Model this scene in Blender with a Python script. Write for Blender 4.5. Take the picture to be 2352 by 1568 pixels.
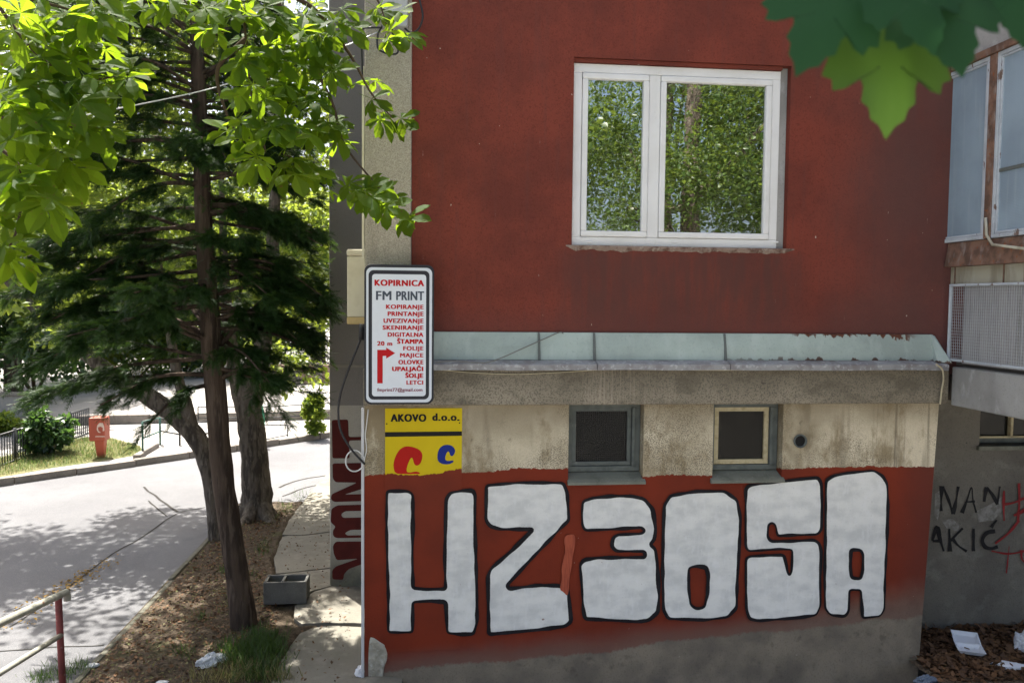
import bpy, bmesh, math, random
import numpy as np
from mathutils import Vector, Matrix, noise as mnoise

for o in list(bpy.data.objects): bpy.data.objects.remove(o)
SC = bpy.context.scene
COL = SC.collection
R = math.radians
random.seed(7); RNG = np.random.default_rng(7)

# ------------------------------------------------------------------ camera
EYE = Vector((0, 0, 3.24)); YAW = R(6); PITCH = R(3); ROLL = 0.010
IW, IH, F = 2352.0, 1568.0, 28 / 36 * 2352.0
fw = Vector((math.sin(YAW) * math.cos(PITCH), math.cos(YAW) * math.cos(PITCH), -math.sin(PITCH)))
r0 = Vector((math.cos(YAW), -math.sin(YAW), 0)); u0 = r0.cross(fw)
rt = r0 * math.cos(ROLL) + u0 * math.sin(ROLL); up = u0 * math.cos(ROLL) - r0 * math.sin(ROLL)
cd = bpy.data.cameras.new('camera'); cam = bpy.data.objects.new('camera', cd); COL.objects.link(cam)
cam.matrix_world = Matrix(((rt.x, up.x, -fw.x, EYE.x), (rt.y, up.y, -fw.y, EYE.y), (rt.z, up.z, -fw.z, EYE.z), (0, 0, 0, 1)))
cd.lens = 28; cd.sensor_width = 36; cd.clip_start = 0.05; cd.clip_end = 2000
cd.dof.use_dof = True; cd.dof.focus_distance = 6.8; cd.dof.aperture_fstop = 3.6
SC.camera = cam

# ------------------------------------------------------------------ sky, sun, exposure
SUN = Vector((-0.34, 0.56, 1.40)).normalized()
w = bpy.data.worlds.new('World'); SC.world = w; w.use_nodes = True
nt = w.node_tree; nt.nodes.clear()
sky = nt.nodes.new('ShaderNodeTexSky'); sky.sky_type = 'NISHITA'; sky.sun_disc = False
sky.sun_elevation = math.asin(SUN.z); sky.sun_rotation = math.atan2(SUN.x, SUN.y)
sky.air_density = 0.7; sky.dust_density = 6.0; sky.ozone_density = 0.3
bg = nt.nodes.new('ShaderNodeBackground'); bg.inputs[1].default_value = 0.125
wo = nt.nodes.new('ShaderNodeOutputWorld'); nt.links.new(sky.outputs[0], bg.inputs[0]); nt.links.new(bg.outputs[0], wo.inputs[0])
sl = bpy.data.lights.new('sun', 'SUN'); sl.energy = 5.0; sl.angle = R(0.55); sl.color = (1.0, 0.95, 0.87)
so = bpy.data.objects.new('sun', sl); COL.objects.link(so); so.location = SUN * 40
so.rotation_euler = (-SUN).to_track_quat('-Z', 'Y').to_euler()
SC.view_settings.view_transform = 'Standard'; SC.view_settings.look = 'None'
SC.view_settings.exposure = 1.75; SC.view_settings.gamma = 1.0
SC.render.engine = 'CYCLES'
SC.cycles.max_bounces = 6; SC.cycles.diffuse_bounces = 3; SC.cycles.glossy_bounces = 3; SC.cycles.transmission_bounces = 3; SC.cycles.transparent_max_bounces = 8

# ------------------------------------------------------------------ pixels (2352 wide) to places on known surfaces
def ray(px, py): return fw + rt * ((px - IW / 2) / F) - up * ((py - IH / 2) / F)
def on_y(px, py, Y):
    d = ray(px, py); return EYE + d * ((Y - EYE.y) / d.y)
def on_x(px, py, X):
    d = ray(px, py); return EYE + d * ((X - EYE.x) / d.x)
def on_z(px, py, Z=0.0):
    d = ray(px, py); return EYE + d * ((Z - EYE.z) / d.z)
def at(px, py, dist): return EYE + ray(px, py) * dist
def mpx(p): return (p - EYE).dot(fw) / F          # metres in one pixel at p
def H(x, y):                                       # the bank that climbs towards the photographer
    t = max(0.0, 6.15 - y); z = min(0.215 * t, 1.45)
    return z
def zA(x, y): return (716.6 + x * .38083, 551.25 + y * .38083)
def zB(x, y): return (808.5 + x * .42594, 900.4 + y * .42594)
def zC(x, y): return (1561.9 + x * .42594, 900.4 + y * .42594)
def zD(x, y): return (716.6 + x * .29306, 918.75 + y * .29306)

# ------------------------------------------------------------------ mesh helpers
WL = {}                                             # world location of every thing and part
def link(o, parent=None, loc=Vector((0, 0, 0))):
    COL.objects.link(o); WL[o.name] = Vector(loc)
    if parent is not None:
        o.parent = parent; o.location = Vector(loc) - WL[parent.name]
    else: o.location = loc
    return o
def tag(o, label=None, cat=None, group=None, kind=None):
    if label: o['label'] = label
    if cat: o['category'] = cat
    if group: o['group'] = group
    if kind: o['kind'] = kind
    return o
def thing(name, loc, label, cat, group=None):
    o = bpy.data.objects.new(name, None); o.empty_display_size = .1
    link(o, None, loc); return tag(o, label, cat, group)
def mesh_obj(name, V, Fs, mat, parent=None, smooth=False, origin=None):
    V = np.asarray(V, dtype=np.float64).reshape(-1, 3)
    c = Vector(origin) if origin is not None else Vector((V.min(0) + V.max(0)) / 2)
    me = bpy.data.meshes.new(name)
    me.from_pydata((V - np.array(c)).tolist(), [], Fs); me.update()
    if mat: me.materials.append(mat)
    if smooth: me.polygons.foreach_set('use_smooth', [True] * len(me.polygons))
    o = bpy.data.objects.new(name, me)
    return link(o, parent, c)
class MB:
    def __init__(s): s.v = []; s.f = []
    def add(s, vs, fs):
        b = len(s.v); s.v += [tuple(p) for p in vs]; s.f += [[i + b for i in f] for f in fs]; return s
    def box(s, x0, x1, y0, y1, z0, z1):
        return s.add([(x0, y0, z0), (x1, y0, z0), (x1, y1, z0), (x0, y1, z0), (x0, y0, z1), (x1, y0, z1), (x1, y1, z1), (x0, y1, z1)],
                     [[3, 2, 1, 0], [4, 5, 6, 7], [0, 1, 5, 4], [1, 2, 6, 5], [2, 3, 7, 6], [3, 0, 4, 7]])
    def hexa(s, p): return s.add(p, [[3, 2, 1, 0], [4, 5, 6, 7], [0, 1, 5, 4], [1, 2, 6, 5], [2, 3, 7, 6], [3, 0, 4, 7]])
    def prism(s, pts, z0, z1):                      # plan polygon between two heights
        n = len(pts)
        return s.add([(p[0], p[1], z0) for p in pts] + [(p[0], p[1], z1) for p in pts],
                     [list(range(n))[::-1], list(range(n, 2 * n))] + [[i, (i + 1) % n, n + (i + 1) % n, n + i] for i in range(n)])
    def tube(s, pts, rad, seg=10, rough=0.0, cap=True):
        pts = [Vector(p) for p in pts]; n = len(pts)
        if not hasattr(rad, '__len__'): rad = [rad] * n
        t0 = (pts[1] - pts[0]).normalized()
        a = t0.orthogonal().normalized(); rings = []
        vs = []
        for i in range(n):
            t = (pts[min(i + 1, n - 1)] - pts[max(i - 1, 0)]).normalized()
            a = (a - t * a.dot(t)).normalized(); b = t.cross(a)
            for k in range(seg):
                an = 2 * math.pi * k / seg; rr = rad[i]
                if rough:
                    q = Vector((math.cos(an) * 2.2, math.sin(an) * 2.2, i * .35)) + pts[0] * 3
                    rr *= 1 + rough * mnoise.noise(q) + rough * .7 * mnoise.noise(Vector((q.x * 3, q.y * 3, q.z * 1.3)))
                vs.append(pts[i] + (a * math.cos(an) + b * math.sin(an)) * rr)
        fs = [[i * seg + k, i * seg + (k + 1) % seg, (i + 1) * seg + (k + 1) % seg, (i + 1) * seg + k] for i in range(n - 1) for k in range(seg)]
        if cap: fs += [list(range(seg))[::-1], [(n - 1) * seg + k for k in range(seg)]]
        return s.add(vs, fs)
    def build(s, name, mat, parent=None, smooth=False, bevel=0, origin=None):
        o = mesh_obj(name, s.v, s.f, mat, parent, smooth, origin)
        if bevel: bev(o, bevel)
        return o
def bev(o, wd, seg=2):
    m = o.modifiers.new('bevel', 'BEVEL'); m.width = wd; m.segments = seg; m.limit_method = 'ANGLE'; m.angle_limit = R(40); return o
def smooth_path(pts, n=8):                          # Catmull-Rom through 3D points
    P = [Vector(p) for p in pts]; P = [P[0] * 2 - P[1]] + P + [P[-1] * 2 - P[-2]]; out = []
    for i in range(1, len(P) - 2):
        for k in range(n):
            t = k / n; a, b, c, d = P[i - 1], P[i], P[i + 1], P[i + 2]
            out.append(.5 * ((2 * b) + (c - a) * t + (2 * a - 5 * b + 4 * c - d) * t * t + (3 * b - a - 3 * c + d) * t ** 3))
    out.append(P[-2]); return out
def lerp_list(vals, m):
    return np.interp(np.linspace(0, 1, m), np.linspace(0, 1, len(vals)), vals)
def chaikin(pts, it=2, q=.25):
    for _ in range(it):
        o = []
        for i in range(len(pts)):
            a, b = pts[i], pts[(i + 1) % len(pts)]
            o.append((a[0] * (1 - q) + b[0] * q, a[1] * (1 - q) + b[1] * q)); o.append((a[0] * q + b[0] * (1 - q), a[1] * q + b[1] * (1 - q)))
        pts = o
    return pts
def round_poly(pts, r, k=4):
    out = []; n = len(pts)
    for i in range(n):
        a, b, c = Vector(pts[i - 1]), Vector(pts[i]), Vector(pts[(i + 1) % n]); u, v = a - b, c - b
        p = b + u * min(r / (u.length + 1e-9), .48); q = b + v * min(r / (v.length + 1e-9), .48)
        for j in range(k + 1): t = j / k; s = p * (1 - t) ** 2 + b * 2 * t * (1 - t) + q * t * t; out.append((s.x, s.y))
    return out
def resample(pts, step):
    out = []
    for i in range(len(pts)):
        a, b = Vector(pts[i]), Vector(pts[(i + 1) % len(pts)]); L = (b - a).length
        if L < 1e-4: continue
        m = max(1, int(L / step)); out += [tuple(a.lerp(b, j / m)) for j in range(m)]
    res = [out[0]]
    for p in out[1:]:
        if (Vector(p) - Vector(res[-1])).length > step * .45: res.append(p)
    return res
def fill_flat(name, contours, mp, mat, parent, thick=0.0012):
    """flat shape with holes; contours in any 2D units, mp maps 2D -> world"""
    cu = bpy.data.curves.new('tmp', 'CURVE'); cu.dimensions = '2D'; cu.fill_mode = 'BOTH'
    for c in contours:
        sp = cu.splines.new('POLY'); sp.points.add(len(c) - 1)
        for i, p in enumerate(c): sp.points[i].co = (p[0] / 100, -p[1] / 100, 0, 1)
        sp.use_cyclic_u = True
    ob = bpy.data.objects.new('tmp', cu); COL.objects.link(ob)
    dg = bpy.context.evaluated_depsgraph_get(); me = bpy.data.meshes.new_from_object(ob.evaluated_get(dg))
    V = [mp(v.co.x * 100, -v.co.y * 100) for v in me.vertices]; Fs = [list(p.vertices) for p in me.polygons]
    bpy.data.objects.remove(ob); bpy.data.curves.remove(cu); bpy.data.meshes.remove(me)
    return mesh_obj(name, V, Fs, mat, parent)
def text_flat(name, s, rect, mp, mat, parent, bold=0.0, serif=False):
    """built-in font text fitted into a 2D rect (x0,y0,x1,y1), mapped to the world with mp"""
    cu = bpy.data.curves.new('tmp', 'FONT'); cu.body = s; cu.size = 1; cu.resolution_u = 4; cu.space_character = 1 + bold * 1.6
    ob = bpy.data.objects.new('tmp', cu); COL.objects.link(ob)
    dg = bpy.context.evaluated_depsgraph_get(); me = bpy.data.meshes.new_from_object(ob.evaluated_get(dg))
    A = np.array([v.co[:2] for v in me.vertices]); Fs = [list(p.vertices) for p in me.polygons]
    mn, mx = A.min(0), A.max(0); x0, y0, x1, y1 = rect
    if s.isupper(): mn[1] = 0.0
    V = []; Fa = []; sg = 1 if y1 > y0 else -1; bh = bold * abs(y1 - y0); x0 += bh * (x1 > x0); x1 -= bh
    for k, (ox, oy) in enumerate(((0, 0), (-1, -.6), (1, -.6), (-1, .6), (1, .6)) if bold else ((0, 0),)):
        b0 = len(V)
        for a in A:
            p = mp(x0 + (a[0] - mn[0]) / (mx[0] - mn[0]) * (x1 - x0) + ox * bh, y1 + (a[1] - mn[1]) / (mx[1] - mn[1]) * (y0 - y1) + oy * bh * .5)
            V.append((p.x, p.y - .00012 * k, p.z))
        Fa += [[i + b0 for i in f] for f in Fs]
    bpy.data.objects.remove(ob); bpy.data.curves.remove(cu); bpy.data.meshes.remove(me)
    return mesh_obj(name, V, Fa, mat, parent)
def ribbon(name, path, mp, width, mat, parent, closed=True, jit=.18, seed=0):
    """sprayed line: soft edged strip along a 2D path; width in the path's units"""
    n = len(path); V = []; A = []; Fs = []
    P = [Vector((p[0], p[1])) for p in path]
    for i in range(n):
        a = P[(i - 1) % n] if closed or i > 0 else P[i]; b = P[(i + 1) % n] if closed or i < n - 1 else P[i]
        t = (b - a); t = t.normalized() if t.length > 1e-6 else Vector((1, 0)); nn = Vector((-t.y, t.x))
        wd = width * (1 + jit * 2 * mnoise.noise(Vector((P[i].x * .03, P[i].y * .03, seed * 3.1))))
        for k, al in ((-1, 0), (-.62, 1), (.62, 1), (1, 0)):
            q = P[i] + nn * (wd * .5 * k); V.append(mp(q.x, q.y)); A.append(al)
    m = n if closed else n - 1
    for i in range(m):
        j = (i + 1) % n
        for k in range(3): Fs.append([i * 4 + k, j * 4 + k, j * 4 + k + 1, i * 4 + k + 1])
    o = mesh_obj(name, V, Fs, mat, parent)
    at_ = o.data.attributes.new('soft', 'FLOAT', 'POINT'); at_.data.foreach_set('value', A)
    return o
def grid_wall(name, xs, zs, Y, holes, depth, mat, parent, fx=None):
    """front sheet with real openings and their reveals, plus thickness at the back"""
    xs = sorted(set(xs + [h[0] for h in holes] + [h[1] for h in holes])); zs = sorted(set(zs + [h[2] for h in holes] + [h[3] for h in holes]))
    V = {}; vs = []; Fs = []
    def vid(x, z, y):
        k = (round(x, 5), round(z, 5), round(y, 5))
        if k not in V: V[k] = len(vs); vs.append((x, y, z))
        return V[k]
    inside = lambda x, z: any(h[0] < x < h[1] and h[2] < z < h[3] for h in holes)
    for y, flip in ((Y, False), (Y + depth, True)):
        for i in range(len(xs) - 1):
            for j in range(len(zs) - 1):
                if inside((xs[i] + xs[i + 1]) / 2, (zs[j] + zs[j + 1]) / 2): continue
                f = [vid(xs[i], zs[j], y), vid(xs[i + 1], zs[j], y), vid(xs[i + 1], zs[j + 1], y), vid(xs[i], zs[j + 1], y)]
                Fs.append(f[::-1] if flip else f)
    def side(ax, az, bx, bz): Fs.append([vid(ax, az, Y), vid(ax, az, Y + depth), vid(bx, bz, Y + depth), vid(bx, bz, Y)])
    for h in holes:
        hx = [x for x in xs if h[0] <= x <= h[1]]; hz = [z for z in zs if h[2] <= z <= h[3]]
        for a, b in zip(hx, hx[1:]): side(a, h[2], b, h[2]); side(b, h[3], a, h[3])
        for a, b in zip(hz, hz[1:]): side(h[0], b, h[0], a); side(h[1], a, h[1], b)
    for a, b in zip(xs, xs[1:]): side(b, zs[0], a, zs[0]); side(a, zs[-1], b, zs[-1])
    for a, b in zip(zs, zs[1:]): side(xs[0], a, xs[0], b); side(xs[-1], b, xs[-1], a)
    if fx: vs = [fx(p) for p in vs]
    return mesh_obj(name, vs, Fs, mat, parent)

# scattered copies of a small shape in one mesh (foliage, litter, grass)
def frames(n, up_w=1.0, jit=1.0, d=None):
    Z = RNG.normal(size=(n, 3)) * jit + np.array([0, 0, up_w]); Z /= np.linalg.norm(Z, axis=1)[:, None]
    D = RNG.normal(size=(n, 3)) if d is None else d
    X = D - Z * (D * Z).sum(1)[:, None]; X /= np.linalg.norm(X, axis=1)[:, None] + 1e-9
    return np.stack([X, np.cross(Z, X), Z], axis=2)          # columns: along, across, normal
def scatter(name, pv, pf, P, Rm, S, mat, parent=None, rnd=None, origin=None):
    pv = np.asarray(pv, float); pf = np.asarray(pf, int); N = len(P); K = len(pv)
    S = np.asarray(S, float).reshape(N, 1, 1)
    V = np.einsum('nij,kj->nki', Rm, pv) * S + np.asarray(P)[:, None, :]
    V = V.reshape(-1, 3); Fi = (pf[None] + (np.arange(N) * K)[:, None, None]).reshape(-1, pf.shape[1])
    c = np.array(origin) if origin is not None else (V.min(0) + V.max(0)) / 2
    me = bpy.data.meshes.new(name); k = pf.shape[1]
    me.vertices.add(len(V)); me.vertices.foreach_set('co', (V - c).astype(np.float32).ravel())
    me.loops.add(Fi.size); me.loops.foreach_set('vertex_index', Fi.astype(np.int32).ravel())
    me.polygons.add(len(Fi)); me.polygons.foreach_set('loop_start', (np.arange(len(Fi)) * k).astype(np.int32))
    me.update(calc_edges=True)
    rv = RNG.random(N) if rnd is None else rnd
    a = me.attributes.new('rnd', 'FLOAT', 'POINT'); a.data.foreach_set('value', np.repeat(rv, K).astype(np.float32))
    me.materials.append(mat); o = bpy.data.objects.new(name, me)
    return link(o, parent, Vector(c))

# ------------------------------------------------------------------ material helpers
class NT:
    def __init__(s, name):
        s.m = bpy.data.materials.new(name); s.m.use_nodes = True; s.t = s.m.node_tree; s.t.nodes.clear()
        s.out = s.t.nodes.new('ShaderNodeOutputMaterial'); s.geo = s.t.nodes.new('ShaderNodeNewGeometry'); s.pos = s.geo.outputs['Position']
    def put(s, sock, v):
        if isinstance(v, bpy.types.NodeSocket): s.t.links.new(v, sock)
        elif isinstance(v, (tuple, list)) and len(v) == 3 and sock.type == 'RGBA': sock.default_value = (*v, 1)
        else: sock.default_value = v
    def node(s, typ, ins=None, **kw):
        n = s.t.nodes.new('ShaderNode' + typ)
        for k, v in kw.items(): setattr(n, k, v)
        for k, v in (ins or {}).items(): s.put(n.inputs[k], v)
        return n
    def vec(s, st=(1, 1, 1), off=(0, 0, 0), v=None):
        return s.node('Mapping', {'Vector': v or s.pos, 'Scale': st, 'Location': off}).outputs[0]
    def noise(s, sc, det=4, st=(1, 1, 1), off=(0, 0, 0), rough=.55, dist=0, v=None):
        return s.node('TexNoise', {'Vector': s.vec(st, off, v), 'Scale': sc, 'Detail': det, 'Roughness': rough, 'Distortion': dist}).outputs['Fac']
    def voro(s, sc, feat='F1', st=(1, 1, 1), out='Distance', rand=1.0):
        return s.node('TexVoronoi', {'Vector': s.vec(st), 'Scale': sc, 'Randomness': rand}, feature=feat).outputs[out]
    def math(s, op, a, b=0.0, c=None, clamp=False):
        n = s.node('Math', {0: a, 1: b}, operation=op, use_clamp=clamp)
        if c is not None: s.put(n.inputs[2], c)
        return n.outputs[0]
    def step(s, v, lo, hi, a=0.0, b=1.0):
        return s.node('MapRange', {'Value': v, 'From Min': lo, 'From Max': hi, 'To Min': a, 'To Max': b}, interpolation_type='SMOOTHSTEP').outputs[0]
    def lin(s, v, lo, hi, a=0.0, b=1.0):
        return s.node('MapRange', {'Value': v, 'From Min': lo, 'From Max': hi, 'To Min': a, 'To Max': b}).outputs[0]
    def mix(s, f, a, b, mode='MIX'):
        n = s.node('Mix', data_type='RGBA', blend_type=mode); s.put(n.inputs[0], f); s.put(n.inputs[6], a); s.put(n.inputs[7], b); return n.outputs[2]
    def xyz(s): n = s.node('SeparateXYZ', {0: s.pos}); return n.outputs
    def attr(s, name): return s.node('Attribute', attribute_name=name).outputs['Fac']
    def curve_x(s, xs, zs):                          # height as a function of world x
        x = s.xyz()[0]; lo, hi = min(zs) - .01, max(zs) + .01
        f = s.lin(x, xs[0], xs[-1]); r = s.node('ValToRGB', {0: f}); el = r.color_ramp.elements
        while len(el) > 1: el.remove(el[0])
        for i, (a, b) in enumerate(zip(xs, zs)):
            p = (a - xs[0]) / (xs[-1] - xs[0]); g = (b - lo) / (hi - lo)
            e = el[0] if i == 0 else el.new(p)
            e.position = p; e.color = (g, g, g, 1)
        return s.lin(r.outputs[0], 0, 1, lo, hi)
    def bump(s, h, strength=.3, dist=.01, nrm=None):
        ins = {'Height': h, 'Strength': strength, 'Distance': dist}
        if nrm is not None: ins['Normal'] = nrm
        return s.node('Bump', ins).outputs[0]
    def finish(s, col, rough=.8, nrm=None, metal=0, spec=.10, alpha=None, extra=None):
        ins = {'Base Color': col, 'Roughness': rough, 'Metallic': metal, 'Specular IOR Level': spec}
        if nrm is not None: ins['Normal'] = nrm
        if alpha is not None: ins['Alpha'] = alpha
        ins.update(extra or {})
        b = s.node('BsdfPrincipled', ins); s.t.links.new(b.outputs[0], s.out.inputs[0]); return s.m
def surf(name, base, layers=(), rough=.8, bump=(60, .25, .006), spec=.12, metal=0, extra_bump=None):
    """layers: (scale, colour, lo, hi, amount, stretch)"""
    n = NT(name); c = base
    for i, L in enumerate(layers):
        sc, c2, lo, hi, am = L[:5]; st = L[5] if len(L) > 5 else (1, 1, 1)
        f = n.step(n.noise(sc, 6, st, (i * 3.7, i * 1.3, i * 2.1)), lo, hi, 0, am); c = n.mix(f, c, c2)
    nr = n.bump(n.noise(bump[0], 5), bump[1], bump[2]) if bump else None
    if extra_bump: nr = n.bump(n.noise(extra_bump[0], 4, extra_bump[3] if len(extra_bump) > 3 else (1, 1, 1)), extra_bump[1], extra_bump[2], nr)
    return n.finish(c, rough, nr, metal, spec)
def leafmat(name, a, b, trans, tamt=.5, rough=.45, spots=None, spec=.35):
    """two-sided leaf: reflects a..b (varied per leaf), lets light through in colour trans"""
    n = NT(name); r = n.attr('rnd')
    oi = n.node('ObjectInfo').outputs['Random']; r = n.math('FRACT', n.math('ADD', r, oi))
    c = n.mix(n.step(r, 0, 1), a, b); c = n.mix(n.step(n.noise(9, 3), .35, .7, 0, .35), c, tuple(x * .55 for x in a))
    t = n.mix(n.step(r, 0, 1), trans, tuple(x * .62 for x in trans))
    if spots:
        f = n.step(n.noise(38, 3), .66, .7, 0, .8); c = n.mix(f, c, spots); t = n.mix(f, t, spots)
    b1 = n.node('BsdfPrincipled', {'Base Color': c, 'Roughness': rough, 'Specular IOR Level': spec})
    b2 = n.node('BsdfTranslucent', {'Color': t}); mx = n.node('MixShader', {0: tamt})
    n.t.links.new(b1.outputs[0], mx.inputs[1]); n.t.links.new(b2.outputs[0], mx.inputs[2]); n.t.links.new(mx.outputs[0], n.out.inputs[0])
    return n.m
def spray(name, col, grain=90, lo=.30, hi=.62, rough=.6, amt=1.0):
    n = NT(name); a = n.attr('soft'); g = n.noise(grain, 4)
    al = n.step(n.math('ADD', n.math('MULTIPLY', a, .75), n.math('MULTIPLY', g, .45)), lo, hi, 0, amt)
    c = n.mix(n.step(n.noise(7, 4), .4, .75, 0, .3), col, tuple(min(1, x * 1.8 + .02) for x in col))
    return n.finish(c, rough, alpha=al)

# ------------------------------------------------------------------ materials
YF, YL, YFA, YP = 6.70, 6.66, 6.58, 6.665        # upper wall, lower wall, fascia, pilaster (front faces)
XL, XR = -0.525, 4.565                            # the facade's left corner and inner corner
def plain(name, c, rough=.6, spec=.15, metal=0, var=.25, sc=14):
    return surf(name, c, [(sc, tuple(x * .6 for x in c), .42, .72, var * 1.6), (sc * 4, tuple(min(1, x * 1.25) for x in c), .5, .75, var)], rough, (sc * 9, .12, .003), spec, metal)

n = NT('dark_red_render')
x, y, z = n.xyz()
c = n.mix(n.step(n.noise(1.6, 7, rough=.65), .36, .66), (.188, .047, .032), (.135, .038, .028))
c = n.mix(n.step(n.noise(75, 3), .48, .75, 0, .5), c, (.09, .022, .016))
c = n.mix(n.step(n.noise(3.0, 5, (5, 1, .35)), .50, .72, 0, .28), c, (.11, .045, .038))
fr = n.math('MULTIPLY', n.step(n.math('ADD', x, n.math('MULTIPLY', n.noise(1.3, 4), .9)), 3.55, 4.75, 0, .75), n.step(n.noise(2.2, 4, (1, 1, .5)), .15, .6, .55, 1))
c = n.mix(fr, c, (.105, .058, .052))                                   # grime towards the inner corner
ub = n.math('MULTIPLY', n.math('MULTIPLY', n.step(n.math('ADD', x, n.math('MULTIPLY', n.noise(3, 4), .3)), 1.05, 1.55), n.step(x, 3.4, 3.0)), n.math('MULTIPLY', n.step(z, 3.74, 3.60), n.step(z, 2.5, 3.3)))
c = n.mix(n.math('MULTIPLY', ub, n.step(n.noise(4, 5, (4, 1, .6)), .25, .65, .35, .85)), c, (.095, .043, .036))   # run-off below the window
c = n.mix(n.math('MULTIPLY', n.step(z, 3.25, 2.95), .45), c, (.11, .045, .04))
chip = n.math('MULTIPLY', n.step(n.noise(20, 2, (1, 1, .6)), .735, .745), n.step(n.noise(.9, 2), .46, .54))
scr = n.math('MULTIPLY', n.step(n.noise(9, 3, (9, 1, .55), (2.2, 0, 1.1)), .735, .78), n.step(n.noise(70, 2), .42, .6))
c = n.mix(n.math('MULTIPLY', chip, .9), c, (.45, .38, .32)); c = n.mix(n.math('MULTIPLY', scr, .45), c, (.36, .25, .22))
hh = n.math('SUBTRACT', n.math('ADD', n.noise(150, 3), n.math('MULTIPLY', n.noise(14, 4), .8)), n.math('MULTIPLY', chip, .7))
M_RED = n.finish(c, .82, n.bump(hh, .55, .006), spec=.08)

def pebble(name, a, b, dark, sc=130, streak=.35):
    n = NT(name); v = n.voro(sc, out='Color'); f = n.node('SeparateColor', {0: v}).outputs[0]
    c = n.mix(f, a, b); c = n.mix(n.step(n.noise(190, 2), .55, .72, 0, .75), c, dark)
    c = n.mix(n.step(n.noise(1.6, 6, (2.5, 2.5, .6)), .45, .75, 0, streak), c, tuple(k * .5 for k in a))
    return n.finish(c, .9, n.bump(n.math('ADD', n.voro(sc), n.noise(40, 4)), .7, .007), spec=.2)
M_PEB = pebble('pebble_dash', (.33, .295, .235), (.47, .43, .35), (.10, .09, .075))
M_PEBD = pebble('grey_roughcast', (.17, .155, .145), (.23, .215, .20), (.09, .085, .08), 150, .3)

n = NT('fascia_concrete'); x, y, z = n.xyz()
c = n.mix(n.step(n.noise(1.4, 6), .3, .7), (.30, .265, .20), (.20, .175, .13))
c = n.mix(n.step(n.noise(85, 3), .46, .64, 0, .7), c, (.085, .076, .06))
c = n.mix(n.step(n.noise(3, 7, (1, 1, 1.6), (4, 2, 1), .65), .48, .64, 0, .65), c, (.11, .097, .07))
lime = n.math('MULTIPLY', n.math('MULTIPLY', n.step(x, 1.15, 1.45), n.step(x, 2.2, 1.75)), n.step(n.noise(11, 4, (6, 1, .25)), .5, .66, 0, .55))
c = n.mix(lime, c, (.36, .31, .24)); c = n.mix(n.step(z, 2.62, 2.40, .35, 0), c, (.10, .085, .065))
c = n.mix(n.step(n.noise(6, 3, (1, 1, 2.2), (7, 1, 2)), .70, .74, 0, .6), c, (.06, .055, .05))
M_FAS = n.finish(c, .9, n.bump(n.math('ADD', n.noise(120, 4), n.noise(9, 5)), .5, .006), spec=.2)

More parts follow.
